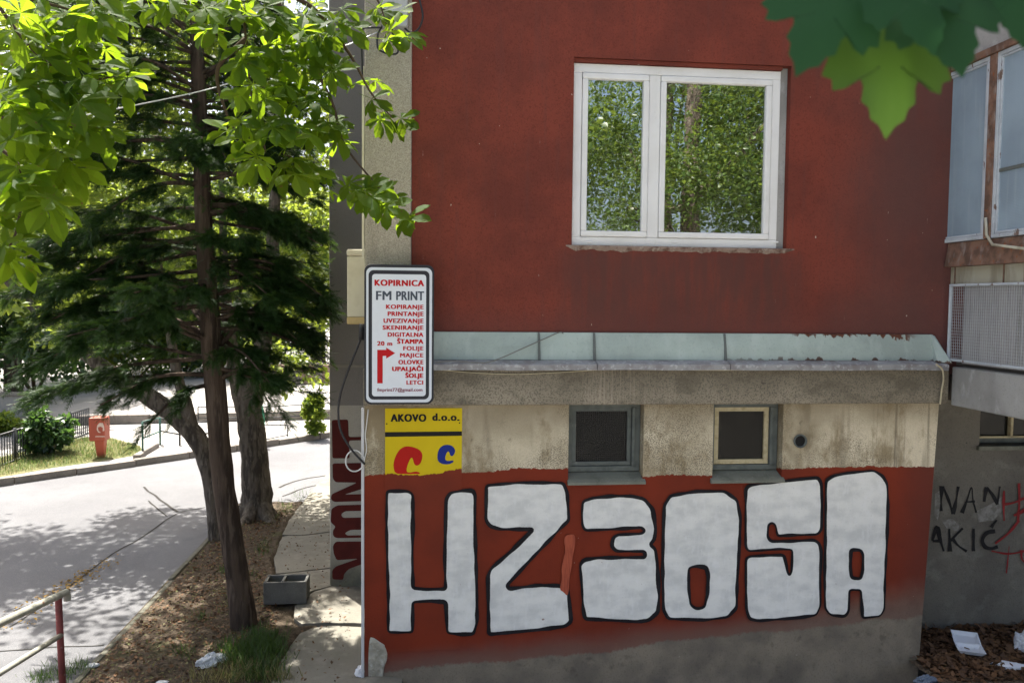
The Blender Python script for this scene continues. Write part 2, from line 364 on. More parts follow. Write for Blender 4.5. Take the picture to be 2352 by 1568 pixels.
# red paint on the lower wall: an uneven top edge, worn and washed out towards the ground
tops = [zB(90, 450), zB(180, 440), zB(340, 437), zB(470, 441), zB(600, 433), zB(720, 431), zB(900, 408), zB(1030, 414), zB(1160, 410), zB(1575, 455), zB(1700, 445), zB(1898, 447),
        zC(150, 450), zC(555, 415), zC(700, 408), zC(1000, 400), zC(1375, 403)]
topw = [on_y(px, py, YL) for px, py in tops]
ptops = [zD(575, 582), zD(640, 572), zD(720, 585), zD(870, 586), zD(930, 577), zD(1000, 572), zD(1060, 552), zD(1100, 545), zD(1172, 536)]
ptopw = [on_y(px, py, YL) for px, py in ptops]
def wall_paint(name, plaster, edge_pts, panel=False):
    n = NT(name); x, y, z = n.xyz()
    if not panel:
        c = n.mix(n.step(n.noise(1.3, 6), .38, .62), (.68, .61, .455), (.47, .41, .29))
        c = n.mix(n.step(n.noise(3.2, 7, (1, 1, .5), (3, 1, 8), .65), .45, .61, 0, .85), c, (.25, .195, .11))
        c = n.mix(n.step(n.noise(2.0, 6, (2.6, 1, .3), (1, 1, 4)), .54, .68, 0, .55), c, (.19, .16, .11))
        c = n.mix(n.math('MULTIPLY', n.step(n.noise(120, 3), .45, .60, 0, .9), n.step(n.noise(1.7, 5, off=(9, 2, 1)), .40, .58, .2, 1)), c, (.15, .13, .095))
        c = n.mix(n.step(n.noise(9, 5, off=(2, 5, 1)), .66, .72, 0, .5), c, (.09, .08, .06))
        c = n.mix(n.math('MULTIPLY', n.step(x, 3.3, 4.4), n.step(n.noise(3.4, 4, (9, 1, .10)), .52, .66, 0, .75)), c, (.12, .105, .08))
        d = n.node('VectorMath', {0: n.pos, 1: tuple(PIPE)}, operation='DISTANCE').outputs['Value']
        c = n.mix(n.math('MULTIPLY', n.step(d, .30, .07), n.step(n.noise(8, 5), .35, .65, .1, .55)), c, (.20, .165, .105))
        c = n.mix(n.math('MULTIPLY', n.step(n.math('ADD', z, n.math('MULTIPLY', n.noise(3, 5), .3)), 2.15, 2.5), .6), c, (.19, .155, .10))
    else: c = n.mix(n.step(n.noise(5, 5), .4, .75, 0, .25), plaster, tuple(k * .8 for k in plaster))
    edge = n.math('ADD', n.curve_x([p.x for p in edge_pts], [p.z for p in edge_pts]), n.math('MULTIPLY', n.math('SUBTRACT', n.noise(26, 5), .5), .05))
    m = n.step(n.math('SUBTRACT', edge, z), -.004, .004)
    low = n.math('ADD', n.lin(x, XL, XR, .06, .42), n.math('MULTIPLY', n.math('SUBTRACT', n.noise(2.4, 6), .5), .16))
    dz = n.math('SUBTRACT', z, low)
    red = n.mix(n.step(n.noise(2.0, 5), .32, .72), (.205, .034, .016), (.15, .028, .015))
    red = n.mix(n.step(n.noise(60, 3), .55, .75, 0, .3), red, (.12, .026, .016))
    red = n.mix(n.step(dz, .24, .03), red, (.165, .075, .058))
    red = n.mix(n.math('MULTIPLY', n.step(x, 4.05, 4.5), .55), red, (.085, .034, .028))
    bare = n.mix(n.step(n.noise(3.5, 6), .3, .7), (.245, .21, .16), (.15, .13, .105))
    bare = n.mix(n.step(n.noise(70, 3), .5, .75, 0, .5), bare, (.10, .09, .075))
    under = n.step(n.math('ADD', dz, n.math('MULTIPLY', n.math('SUBTRACT', n.noise(45, 4), .5), .05)), -.012, .02)
    soft = n.step(n.math('ADD', dz, n.lin(x, 2.5, 4.2, .12, -.14)), -.02, .26)
    pr = n.mix(n.math('MULTIPLY', under, n.math('ADD', .55, n.math('MULTIPLY', soft, .45))), bare, red)
    c = n.mix(m, c, pr)
    fl = n.step(n.noise(26, 3), .745, .76, 0, .75); c = n.mix(n.math('MULTIPLY', fl, .8), c, (.38, .33, .27))
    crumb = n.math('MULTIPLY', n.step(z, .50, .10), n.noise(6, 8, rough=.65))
    if not panel: c = n.mix(n.math('MULTIPLY', n.step(dz, .02, -.05), n.step(n.noise(6, 8, rough=.65), .44, .32, 0, .5)), c, (.09, .077, .06))  # low spots of the crumbling coloured dark, as shaded cavities
    hh = n.math('ADD', n.math('MULTIPLY', n.noise(130, 3), .25 if panel else .6), n.math('MULTIPLY', crumb, 0 if panel else 4))
    return n.finish(c, n.mix(m, (.9,) * 3, (.62,) * 3) if not panel else .45, n.bump(hh, .5 if not panel else .12, .006), spec=.08)
PIPE = on_y(*zC(645, 262), YL)
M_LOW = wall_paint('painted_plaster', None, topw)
M_PANEL = wall_paint('yellow_sign_metal', (.62, .47, .012), ptopw, True)

n = NT('zinc_flashing'); x, y, z = n.xyz()
c = n.mix(n.step(n.noise(2.5, 6), .3, .7), (.36, .44, .41), (.27, .33, .31))
c = n.mix(n.step(n.noise(8, 5, (1, 1, .4)), .5, .7, 0, .35), c, (.45, .52, .50))
c = n.mix(n.step(n.noise(60, 3), .55, .78, 0, .35), c, (.17, .19, .17))
topn = n.step(n.math('ADD', z, n.math('MULTIPLY', n.noise(13, 4, (1.6, 1, .8)), .22)), 3.055, 3.07)
rr = n.math('MULTIPLY', n.step(x, 3.1, 3.25), n.step(x, 4.35, 4.2)); c = n.mix(n.math('MULTIPLY', rr, topn), c, (.10, .035, .018))
botn = n.step(n.math('SUBTRACT', z, n.math('MULTIPLY', n.noise(10, 4, (1.2, 1, .5), (4, 4, 1)), .17)), 2.662, 2.650)
r2 = n.math('MULTIPLY', n.step(x, 2.6, 3.4, .5, 1), n.step(x, 2.5, 2.6)); c = n.mix(n.math('MULTIPLY', r2, botn), c, (.085, .05, .038))
M_ZINC = n.finish(c, .55, n.bump(n.noise(18, 5), .25, .01), spec=.4)
M_COP = surf('galvanised_coping', (.25, .26, .27), [(9, (.16, .15, .16), .4, .65, .8), (22, (.42, .44, .46), .52, .66, .7), (4, (.13, .10, .09), .55, .7, .7)], .5, (50, .25, .004), .5)
M_PVC = surf('white_pvc', (.70, .71, .71), [(3, (.58, .58, .56), .4, .7, .5), (30, (.40, .37, .33), .62, .8, .35, (1, 1, .4))], .35, None, .45)
M_GREYWOOD = surf('grey_painted_wood', (.125, .14, .13), [(12, (.075, .085, .08), .4, .7, .7), (30, (.24, .25, .24), .6, .75, .5, (1, 1, .3))], .65, (50, .3, .004))
M_YELWOOD = surf('yellowed_wood', (.47, .41, .26), [(18, (.28, .23, .13), .45, .7, .7), (50, (.60, .56, .42), .55, .75, .5)], .7, (60, .4, .004))
M_SILL = surf('dirty_sill', (.19, .195, .16), [(5, (.11, .115, .09), .4, .7, .8), (60, (.30, .29, .25), .55, .75, .5)], .9, (60, .4, .006))
M_SILLP = surf('crumbled_plaster', (.25, .19, .155), [(14, (.12, .07, .055), .42, .62, .9), (30, (.36, .31, .26), .52, .7, .7)], .95, (45, .8, .015))
M_ROOM = plain('room_dark', (.12, .11, .10), .9)
M_BLIND = plain('venetian_slat', (.20, .185, .15), .6)
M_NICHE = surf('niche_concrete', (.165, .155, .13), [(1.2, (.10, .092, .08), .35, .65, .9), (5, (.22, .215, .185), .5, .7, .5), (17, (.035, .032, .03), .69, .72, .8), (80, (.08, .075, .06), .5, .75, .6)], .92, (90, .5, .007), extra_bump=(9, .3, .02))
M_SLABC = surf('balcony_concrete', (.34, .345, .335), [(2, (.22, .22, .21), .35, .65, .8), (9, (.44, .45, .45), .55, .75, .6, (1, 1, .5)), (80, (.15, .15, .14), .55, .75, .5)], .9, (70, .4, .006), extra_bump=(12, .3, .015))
M_BLUEFR = surf('flaking_blue_frame', (.44, .49, .53), [(6, (.33, .37, .41), .4, .65, .8), (14, (.13, .075, .05), .60, .66, .9, (1, 1, .45)), (40, (.55, .6, .63), .55, .75, .5)], .6, (40, .3, .004))
M_RUST = surf('rusted_frame', (.20, .12, .085), [(7, (.10, .065, .05), .4, .62, .9), (16, (.28, .27, .26), .52, .72, .45, (1, 1, .4)), (26, (.26, .085, .03), .60, .70, .8)], .8, (40, .5, .006))
M_BEIGE = surf('streaked_panel', (.40, .39, .31), [(6, (.25, .23, .17), .42, .66, .9, (1, 1, .2)), (10, (.52, .53, .48), .55, .7, .5, (1, 1, .2))], .75, (60, .2, .004))
M_SHEET = surf('grey_backing_panel', (.36, .36, .36), [(5, (.25, .25, .25), .4, .66, .7, (4, 4, .3)), (14, (.45, .45, .46), .55, .7, .4, (4, 4, .3))], .6, None)
M_WIRE = plain('wire_mesh', (.42, .45, .47), .45, .5)
n = NT('frosted_blue_glass'); x, y, z = n.xyz()
c = n.mix(n.step(n.noise(1.6, 4), .3, .7), (.27, .36, .43), (.20, .27, .33)); c = n.mix(n.step(n.noise(5, 4, (4, 4, .3)), .5, .75, 0, .35), c, (.36, .43, .47))
wv = n.node('TexWave', {'Vector': n.pos, 'Scale': 26.0, 'Distortion': .4}, bands_direction='Z').outputs['Fac']
M_FROST = n.finish(c, .28, n.bump(wv, .10, .004), spec=.5)
def glass(name, fac, tint, rough=.0, wav=.0, dirt=0):
    n = NT(name); g = n.node('BsdfGlossy', {'Color': (1, 1, 1), 'Roughness': rough}); t = n.node('BsdfTransparent', {'Color': tint})
    lw = n.node('LayerWeight', {'Blend': .25}); f = n.math('ADD', n.math('MULTIPLY', lw.outputs['Fresnel'], .5), fac, clamp=True)
    if wav: nr = n.bump(n.noise(3.5, 2), wav, .01); n.put(g.inputs['Normal'], nr)
    mx = n.node('MixShader', {0: f}); n.t.links.new(t.outputs[0], mx.inputs[1]); n.t.links.new(g.outputs[0], mx.inputs[2]); o = mx
    if dirt:
        d = n.node('BsdfDiffuse', {'Color': (.22, .21, .18)}); o = n.node('MixShader', {0: n.step(n.noise(6, 6), .4, .8, dirt * .4, dirt)})
        n.t.links.new(mx.outputs[0], o.inputs[1]); n.t.links.new(d.outputs[0], o.inputs[2])
    n.t.links.new(o.outputs[0], n.out.inputs[0]); return n.m
M_GLASS = glass('coated_window_glass', .44, (.75, .78, .74), .004, .07)
M_GLASSD = glass('dusty_basement_glass', .0, (.4, .4, .38), .25, 0, .07)
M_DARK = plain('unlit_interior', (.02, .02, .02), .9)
M_SCRAP = surf('old_poster_paper', (.24, .235, .215), [(14, (.15, .145, .125), .4, .6, .9), (40, (.32, .31, .3), .5, .7, .5)], .9, None)
M_SEAM = plain('dark_seam', (.12, .135, .13), .7)

n = NT('white_wall_paint')
c = n.mix(n.step(n.noise(4.5, 6, (1, 1, 1.8)), .36, .68), (.77, .775, .74), (.61, .62, .60)); c = n.mix(n.step(n.noise(16, 5, (1.8, 1, .7)), .48, .75, 0, .5), c, (.80, .81, .80))
c = n.mix(n.step(n.noise(60, 3), .60, .78, 0, .4), c, (.33, .34, .36)); c = n.mix(n.step(n.noise(21, 3), .76, .775, 0, .8), c, (.22, .12, .09))
M_WHITE = n.finish(c, .6, n.bump(n.math('ADD', n.noise(120, 3), n.noise(15, 5)), .3, .004))
M_BLACKSP = spray('black_spray_paint', (.013, .012, .014))
M_BLACKTAG = spray('black_tag_paint', (.014, .014, .015), 120, .22, .6)
M_REDTAG = spray('red_tag_paint', (.20, .022, .022), 110, .3, .7, rough=.7)
M_ORANGE = surf('orange_red_smear', (.40, .095, .05), [(20, (.27, .06, .035), .4, .65, .8, (3, 1, .4))], .6, (50, .3, .004))
M_MAROON = surf('maroon_wall_paint', (.115, .022, .018), [(7, (.08, .018, .015), .4, .7, .7), (50, (.25, .2, .17), .72, .78, .6)], .7, (100, .35, .005))
M_FINW = surf('pale_fin_plaster', (.345, .325, .275), [(1.5, (.27, .255, .21), .35, .65, .8), (70, (.2, .185, .155), .55, .75, .5)], .9, (110, .45, .006))
n = NT('rear_fin_wall'); x, y, z = n.xyz()
c = n.mix(n.step(n.noise(1.5, 5), .35, .65), (.52, .49, .42), (.42, .40, .335)); c = n.mix(n.step(z, .50, .12, 0, .75), c, n.mix(n.step(n.noise(9, 5), .35, .65), (.20, .19, .12), (.10, .095, .07)))
c = n.mix(n.step(n.math('ADD', z, n.math('MULTIPLY', n.noise(2, 3), .04)), 2.07, 2.075), c, (.27, .255, .235)); c = n.mix(n.step(n.noise(110, 2), .55, .74, 0, .5), c, (.14, .13, .12))
M_FIN = n.finish(c, .9, n.bump(n.noise(120, 4), .45, .006), spec=.2)

M_SBLACK = plain('sign_black', (.035, .037, .045), .5, .12, var=.1)
M_SWHITE = plain('sign_white', (.60, .65, .72), .35, .45, var=.06)
M_SFACE = plain('sign_face', (.64, .69, .76), .3, .5, var=.05)
M_SRED = plain('sign_red', (.47, .012, .016), .5, .12, var=.1)
M_SGREY = plain('sign_grey', (.075, .09, .12), .5, .12, var=.1)
M_SMAR = plain('sign_maroon', (.22, .04, .07), .5, .12, var=.1)
M_YTXT = plain('sign_print_black', (.016, .016, .015), .5, .1, var=.1)
M_YRED = plain('sign_print_red', (.44, .012, .008), .5, .12, var=.1)
M_YBLUE = plain('sign_print_blue', (.012, .028, .21), .5, .12, var=.1)
M_CREAM = surf('cream_plastic', (.60, .56, .42), [(5, (.48, .43, .30), .45, .7, .6)], .5, None, .4)
M_TAN = plain('yellowed_plastic', (.50, .37, .16), .5, .4)
M_CABLE = plain('black_cable', (.018, .018, .02), .5, .4)
M_WCABLE = plain('white_cable', (.62, .62, .60), .5, .4)
M_YCABLE = plain('old_cream_cable', (.46, .41, .28), .6, .3)
M_STEEL = plain('steel_wire', (.55, .56, .58), .35, .5)
M_GBOX = plain('grey_plastic_box', (.40, .41, .40), .5, .4)
M_TRUNK = surf('white_trunking', (.56, .57, .58), [(3, (.42, .42, .41), .45, .7, .6, (1, 1, .3))], .5, None, .4)
M_PLASTER = surf('broken_plaster_core', (.47, .45, .385), [(6, (.30, .28, .22), .4, .62, .9), (16, (.60, .58, .52), .5, .72, .7), (40, (.19, .175, .14), .6, .72, .7)], .95, (30, .8, .02), extra_bump=(9, .6, .03))

# ground
n = NT('asphalt'); x, y, z = n.xyz()
c = n.mix(n.step(n.noise(.5, 6), .3, .7), (.135, .136, .142), (.10, .101, .107)); c = n.mix(n.step(n.noise(160, 2), .5, .72, 0, .6), c, (.26, .26, .26))
c = n.mix(n.step(n.noise(110, 2, off=(3, 3, 0)), .55, .7, 0, .6), c, (.06, .06, .062)); c = n.mix(n.step(n.noise(2.4, 6), .52, .7, 0, .4), c, (.095, .095, .10))
M_ASPH = n.finish(c, .9, n.bump(n.noise(140, 3), .6, .006), spec=.25)
M_CRACK = plain('crack_fill', (.035, .033, .03), .95)
M_CONC = surf('worn_concrete', (.215, .203, .17), [(1.1, (.155, .147, .122), .35, .65, .85), (7, (.26, .245, .21), .5, .68, .6), (60, (.11, .10, .085), .60, .72, .65), (22, (.08, .072, .06), .69, .74, .8)], .92, (90, .5, .006), extra_bump=(6, .3, .02))
M_EDGE = surf('edging_concrete', (.15, .145, .115), [(3, (.10, .098, .075), .35, .65, .85), (40, (.2, .19, .15), .5, .72, .6)], .92, (70, .5, .008))
M_KERB = surf('kerb_concrete', (.23, .205, .18), [(3, (.15, .135, .12), .35, .65, .85), (40, (.30, .28, .25), .5, .72, .6)], .92, (70, .5, .008), extra_bump=(10, .4, .02))
n = NT('dirt')
c = n.mix(n.step(n.noise(1.3, 6), .3, .7), (.105, .081, .058), (.074, .057, .041)); c = n.mix(n.step(n.noise(14, 6), .45, .7, 0, .7), c, (.145, .115, .083)); c = n.mix(n.step(n.noise(50, 4), .52, .7, 0, .8), c, (.05, .037, .026))
c = n.mix(n.step(n.noise(2.2, 5, off=(5, 1, 0)), .56, .7, 0, .45), c, (.075, .085, .03))
M_DIRT = n.finish(c, .95, n.bump(n.math('ADD', n.noise(30, 6), n.math('MULTIPLY', n.noise(6, 4), 2)), .9, .03), spec=.1)
M_PAVE = surf('pale_paving', (.32, .31, .29), [(.8, (.25, .24, .22), .35, .65, .8), (30, (.37, .36, .34), .5, .72, .5)], .9, (60, .3, .005))
M_GRASSG = surf('lawn_soil', (.12, .13, .055), [(1, (.20, .18, .10), .4, .65, .8), (14, (.07, .095, .03), .45, .7, .7)], .95, (30, .8, .03))
M_FARWALL = surf('far_brick_wall', (.30, .22, .17), [(2, (.22, .16, .13), .4, .65, .8)], .9, (30, .3, .01))
M_BARKC = surf('conifer_bark', (.082, .060, .046), [(9, (.036, .027, .022), .42, .58, .9, (1, 1, .16)), (22, (.13, .10, .078), .5, .66, .7, (1, 1, .14))], .95, (60, .5, .01), .1, extra_bump=(16, 1.0, .03, (1, 1, .16)))
M_BARKD = surf('deciduous_bark', (.125, .105, .083), [(11, (.05, .042, .034), .44, .6, .9, (1, 1, .28)), (26, (.20, .175, .14), .5, .7, .7, (1, 1, .3))], .95, (50, .6, .012), .1, extra_bump=(15, 1.0, .04, (1, 1, .3)))
M_TWIG = plain('twig', (.075, .052, .035), .9)
L_CHEST = leafmat('chestnut_leaf', (.026, .064, .008), (.042, .09, .012), (.33, .50, .02), .56, .6, (.20, .12, .04), .08)
L_CONI = leafmat('conifer_spray', (.013, .036, .012), (.026, .062, .018), (.10, .19, .025), .26, .45, None, .14)
L_BACK = leafmat('sunlit_leaf', (.06, .12, .02), (.09, .15, .03), (.42, .52, .06), .5, .45)
L_REFL = leafmat('broad_leaf', (.035, .075, .018), (.07, .115, .03), (.24, .33, .04), .35, .35)
L_MAPD = leafmat('maple_leaf_dark', (.020, .062, .028), (.026, .072, .032), (.03, .10, .03), .3, .5, None, .08)
L_MAPL = leafmat('maple_leaf_light', (.055, .12, .018), (.06, .13, .02), (.06, .12, .014), .35, .45)
L_SHRUB = leafmat('glossy_shrub_leaf', (.035, .075, .03), (.05, .10, .04), (.12, .24, .04), .3, .28, None, .6)
L_GRASS = leafmat('grass_blade', (.035, .075, .018), (.07, .11, .03), (.12, .22, .03), .35, .5)
L_DRYG = leafmat('dry_grass', (.22, .19, .085), (.13, .15, .05), (.38, .34, .14), .35, .6)
L_LITTER = leafmat('dead_leaf', (.16, .085, .04), (.075, .042, .024), (.12, .06, .02), .1, .8)
L_YELLOW = leafmat('fallen_yellow_leaf', (.34, .21, .04), (.20, .12, .035), (.3, .18, .03), .2, .8)
M_RAILP = surf('worn_rail_paint', (.20, .055, .05), [(9, (.13, .04, .038), .4, .65, .8), (25, (.27, .24, .2), .62, .70, .8)], .6, (50, .3, .004))
M_RAILG = surf('worn_grey_rail', (.33, .33, .28), [(6, (.20, .20, .165), .4, .65, .8), (14, (.17, .07, .04), .62, .70, .9), (30, (.45, .45, .40), .55, .7, .5)], .55, (50, .3, .004))
M_GREENM = plain('green_metal', (.03, .09, .07), .5, .4)
M_BLACKM = plain('black_iron', (.02, .022, .025), .5, .4)
M_BINRED = surf('red_bin_paint', (.40, .075, .035), [(4, (.30, .055, .03), .4, .7, .7)], .5, None, .4)
M_BINW = plain('bin_print', (.66, .50, .42), .6)
M_TURQ = plain('turquoise_paint', (.05, .42, .24), .5, .4)
M_BAG = surf('white_plastic_bag', (.68, .69, .71), [(12, (.5, .52, .55), .4, .7, .6)], .35, (60, .3, .006), .4)
M_FOAM = plain('white_foam', (.66, .70, .76), .5, .35, var=.06)
M_CINDER = surf('cinder_block_concrete', (.145, .145, .135), [(8, (.10, .10, .095), .4, .65, .7), (120, (.22, .22, .2), .5, .7, .5)], .95, (120, .6, .006))

# ------------------------------------------------------------------ ground
def sheet(name, poly, dz, mat, kind='structure', parent=None, cell=.5):
    """ground sheet that follows the bank: plan polygon cut into strips along y"""
    bm = bmesh.new(); vs = [bm.verts.new((p[0], p[1], 0)) for p in poly]; bm.faces.new(vs)
    ys = np.arange(-1, 6.6, cell)
    for yy in ys:
        bmesh.ops.bisect_plane(bm, geom=bm.verts[:] + bm.edges[:] + bm.faces[:], plane_co=(0, float(yy), 0), plane_no=(0, 1, 0))
    bmesh.ops.triangulate(bm, faces=bm.faces[:])
    bm.verts.index_update()
    V = [(v.co.x, v.co.y, H(v.co.x, v.co.y) + dz) for v in bm.verts]; Fs = [[v.index for v in f.verts] for f in bm.faces]; bm.free()
    Fs = [f if (np.cross(np.subtract(V[f[1]], V[f[0]]), np.subtract(V[f[2]], V[f[0]]))[2] > 0) else f[::-1] for f in Fs]
    o = mesh_obj(name, V, Fs, mat, parent); 
    if parent is None: tag(o, kind=kind)
    return o
XE = -2.98                                             # road edge
def g(px, py, z=0.0): p = on_z(px, py, z); return (p.x, p.y)
sheet('ground', [(-400, -300), (400, -300), (400, 700), (-400, 700)], -.30, M_PAVE)
# road: runs up along the strip, then bends right behind the trees
KL, KR = Vector(g(0, 1117)), Vector(g(752, 1006)); kd = (KR - KL).normalized(); kn = Vector((-kd.y, kd.x))
ka, kb = KL - kd * 12, KR + kd * 14
sheet('road', [(-40, -3), (XE + .06, -3), (XE + .06, 12.4), (-2.7, 12.58), (-1.9, 12.55), (-1.0, 12.6), (-1.0, 15.6), (9, 22), (kb.x, kb.y), (ka.x, ka.y), (-40, ka.y)], .002, M_ASPH)
def strip(name, pts, wd, mat, dz=.006, sm=3):
    P = smooth_path([Vector((p[0], p[1], 0)) for p in pts], sm); V = []; Fs = []
    for i, p in enumerate(P):
        t = (P[min(i + 1, len(P) - 1)] - P[max(i - 1, 0)]).normalized(); nn = Vector((-t.y, t.x, 0))
        ww = wd * (.5 + .6 * abs(mnoise.noise(p * 2.3))); p = p + nn * .03 * mnoise.noise(p * 3.1)
        for k in (-1, 1): q = p + nn * ww * k; V.append((q.x, q.y, H(q.x, q.y) + dz))
    Fs = [[2 * i + 1, 2 * i, 2 * i + 2, 2 * i + 3] for i in range(len(P) - 1)]
    return tag(mesh_obj(name, V, Fs, mat), kind='structure')
strip('road_crack', [g(330, 1118), g(368, 1148), g(408, 1176)], .035, M_CRACK)
strip('road_crack', [g(340, 1150), g(362, 1168), g(385, 1185)], .02, M_CRACK)
strip('road_patch_seam', [g(20, 1440), g(95, 1395), g(180, 1330), g(260, 1272), g(330, 1232), g(405, 1180), g(470, 1165)], .02, M_CRACK)
strip('road_crack', [g(640, 1120), g(690, 1102), g(750, 1092)], .04, M_CRACK)
strip('road_crack', [g(650, 1140), g(700, 1120), g(745, 1112)], .03, M_CRACK)
strip('road_crack', [g(-20, 1498), g(60, 1490), g(150, 1486), g(240, 1480)], .014, M_CRACK)
# near edging and far kerb: single stones
def kerb(name, a, b, wd, ht, length, mat, label=None):
    root = bpy.data.objects.new(name, None); link(root, None, (a[0], a[1], 0)); tag(root, kind='structure')
    a = Vector((a[0], a[1])); b = Vector((b[0], b[1])); d = (b - a).normalized(); nn = Vector((-d.y, d.x)); L = (b - a).length; s = 0
    while s < L:
        e = min(L, s + length * random.uniform(.93, 1.05)); p = a + d * s; q = a + d * (e - .014); j = random.uniform(-.012, .012); t = random.uniform(-.015, .015)
        P = [p + nn * j, q + nn * (j + t), q + nn * (wd + j + t), p + nn * (wd + j)]
        hz = random.uniform(-.012, .01)
        vb = [(k.x, k.y, H(k.x, k.y) - .06) for k in P]; vt = [(k.x, k.y, H(k.x, k.y) + ht + hz) for k in P]
        MB().hexa(vb + vt).build('kerb_stone', mat, root, bevel=.015); s = e
    return root
kerb('far_kerb', ka + kd * 5, kb, .16, .13, 1.05, M_KERB)
kerb('near_kerb', (XE + .09, 3.4), (XE + .09, 12.5), .06, .025, 1.0, M_EDGE)
# pavement beyond the far kerb, lawn, paths
o_ = lambda p, d: p + kn * d
sheet('far_pavement', [tuple(o_(ka, .17)), tuple(o_(kb, .17)), tuple(o_(kb, 30)), tuple(o_(ka, 30))], .105, M_PAVE)
lp = [g(-260, 1120, .11), g(0, 1090, .11), g(90, 1072, .11), g(200, 1058, .11), g(318, 1044, .11), g(318, 1030, .11), g(260, 1012, .11), g(190, 1018, .11), g(100, 1046, .11), g(0, 1082, .11), g(-300, 1090, .11)]
sheet('lawn', [g(-260, 1122, .11), g(0, 1096, .11), g(120, 1074, .11), g(250, 1056, .11), g(330, 1042, .11), g(322, 1024, .11), g(258, 1006, .11), g(190, 1004, .11), g(0, 1050, .11), g(-260, 1085, .11)], .112, M_GRASSG)
# concrete side path along the house: broken slabs
path = bpy.data.objects.new('side_path', None); link(path, None, (-1, 9, 0)); tag(path, kind='structure')
slabs = [
 [(-.2, 4.5), (-.2, 7.72), g(748, 1442), g(715, 1448), g(690, 1460), g(664, 1490), g(648, 1520), g(628, 1568), (-1.45, 5.6), (-1.5, 4.5)],
 [(-.2, 7.76), (-.2, 8.75), g(836, 1383), g(812, 1358), g(766, 1352), g(720, 1366), g(676, 1398), g(676, 1428), g(690, 1440), g(748, 1437.5)],
 [g(838, 1382), (-.2, 8.8), (-.2, 9.3), g(770, 1349), g(814, 1355)],
 [g(766, 1349), g(720, 1362), g(672, 1390), g(646, 1352), g(636, 1325), (-.9, 9.55), (-.9, 8.95)],
 [g(635, 1321), g(628, 1285), g(648, 1236), g(672, 1232), (-.9, 11.1), (-.9, 9.6)],
 [g(648, 1233), g(664, 1200), g(690, 1165), (-.9, 12.95), (-.9, 11.15), g(690, 1234)],
 [g(692, 1162), g(724, 1120), g(752, 1090), (-.9, 15.4), (-.9, 13.0)],
]
for i, s in enumerate(slabs):
    b = MB(); zt = .026 + (0, .012, -.01, .006, 0, .01, -.004)[i]; pts = [tuple(p) for p in s]
    ar = sum(pts[k][0] * pts[(k + 1) % len(pts)][1] - pts[(k + 1) % len(pts)][0] * pts[k][1] for k in range(len(pts)))
    if ar < 0: pts = pts[::-1]
    # rough broken outline
    out = []
    for k in range(len(pts)):
        a, c = Vector(pts[k]), Vector(pts[(k + 1) % len(pts)]); m = max(1, int((c - a).length / .12))
        for q in range(m):
            p = a.lerp(c, q / m); out.append((p.x + .022 * mnoise.noise(Vector((p.x * 6, p.y * 6, i))), p.y + .022 * mnoise.noise(Vector((p.x * 6, p.y * 6, i + 9)))))
    nn_ = len(out)
    V = [(p[0], p[1], H(*p) - .10) for p in out] + [(p[0], p[1], H(*p) + zt) for p in out]
    mesh_obj('concrete_slab', V, [list(range(nn_, 2 * nn_))] + [[k, (k + 1) % nn_, nn_ + (k + 1) % nn_, nn_ + k] for k in range(nn_)], M_CONC, path)
def inpoly(x, y, poly):
    ins = False
    for (a, c) in zip(poly, poly[1:] + poly[:1]):
        if (a[1] > y) != (c[1] > y) and x < (c[0] - a[0]) * (y - a[1]) / (c[1] - a[1]) + a[0]: ins = not ins
    return ins
# dirt strip with a little relief of its own
nx, ny = 60, 150; V = []; Fs = []
for j in range(ny + 1):
    for i in range(nx + 1):
        xx = -2.95 + 2.55 * i / nx; yy = 3.2 + 12.3 * j / ny
        e = min(1, (xx + 2.95) / .25)
        zz = H(xx, yy) + .004 + e * (.018 + .05 * mnoise.noise(Vector((xx * 1.1, yy * 1.1, 0))) + .022 * mnoise.noise(Vector((xx * 4, yy * 4, 3))))
        if any(inpoly(xx, yy, sl) for sl in slabs) or xx > -.95 or yy > 12.75 + .2 * mnoise.noise(Vector((xx * 3, 0, 0))): zz = H(xx, yy) - .06
        V.append((xx, yy, zz))
for j in range(ny):
    for i in range(nx): a = j * (nx + 1) + i; Fs.append([a, a + 1, a + nx + 2, a + nx + 1])
tag(mesh_obj('dirt_strip', V, Fs, M_DIRT, smooth=True), kind='structure')
# litter-covered yard below the balcony
sheet('niche_ground', [(4.35, 5.2), (9, 5.2), (9, 7.5), (4.35, 7.5)], .006, M_DIRT)

# ------------------------------------------------------------------ the apartment building
B = thing('apartment_building', (2.0, 6.7, 0), 'dark red rendered apartment building with grey concrete band and graffiti', 'building')
zF = lambda px, py, Y: on_y(px, py, Y).z
Z_ROOF = 9.5
wx0, wx1 = on_y(1316, 350, YF).x, on_y(1812, 370, YF).x; wz0, wz1 = zF(1560, 568, YF), zF(1560, 141, YF)
Z_FL = zF(1500, 766, YF)                              # foot of the red wall
px1 = on_y(946, 300, YF).x
grid_wall('upper_wall', [px1, XR + .25], [Z_FL - .35, Z_ROOF], YF, [(wx0, wx1, wz0, wz1)], .28, M_RED, B)
bev(MB().box(XL, px1 - .002, YP, YF + .28, 2.33, Z_ROOF).build('pilaster', M_PEB, B), .012)
b = MB(); b.box(XL + .02, XL + .25, YF + .285, 15.5, 0, Z_ROOF); b.build('side_wall', M_PEBD, B)
b = MB(); b.box(XL + .26, 11, 15.2, 15.5, -.1, Z_ROOF); b.build('back_wall', M_PEBD, B)
b = MB(); b.box(XL, 11, YF + .29, 15.5, Z_ROOF + .002, Z_ROOF + .3); b.build('roof', M_SLABC, B)
b = MB(); b.box(XL + .26, 11, YF + .29, 15.1, 2.45, 2.7); b.build('floor_slab', M_ROOM, B)
b = MB(); b.box(XL + .26, 11, 11.5, 11.7, 2.71, 5.9); b.build('room_wall', M_ROOM, B)
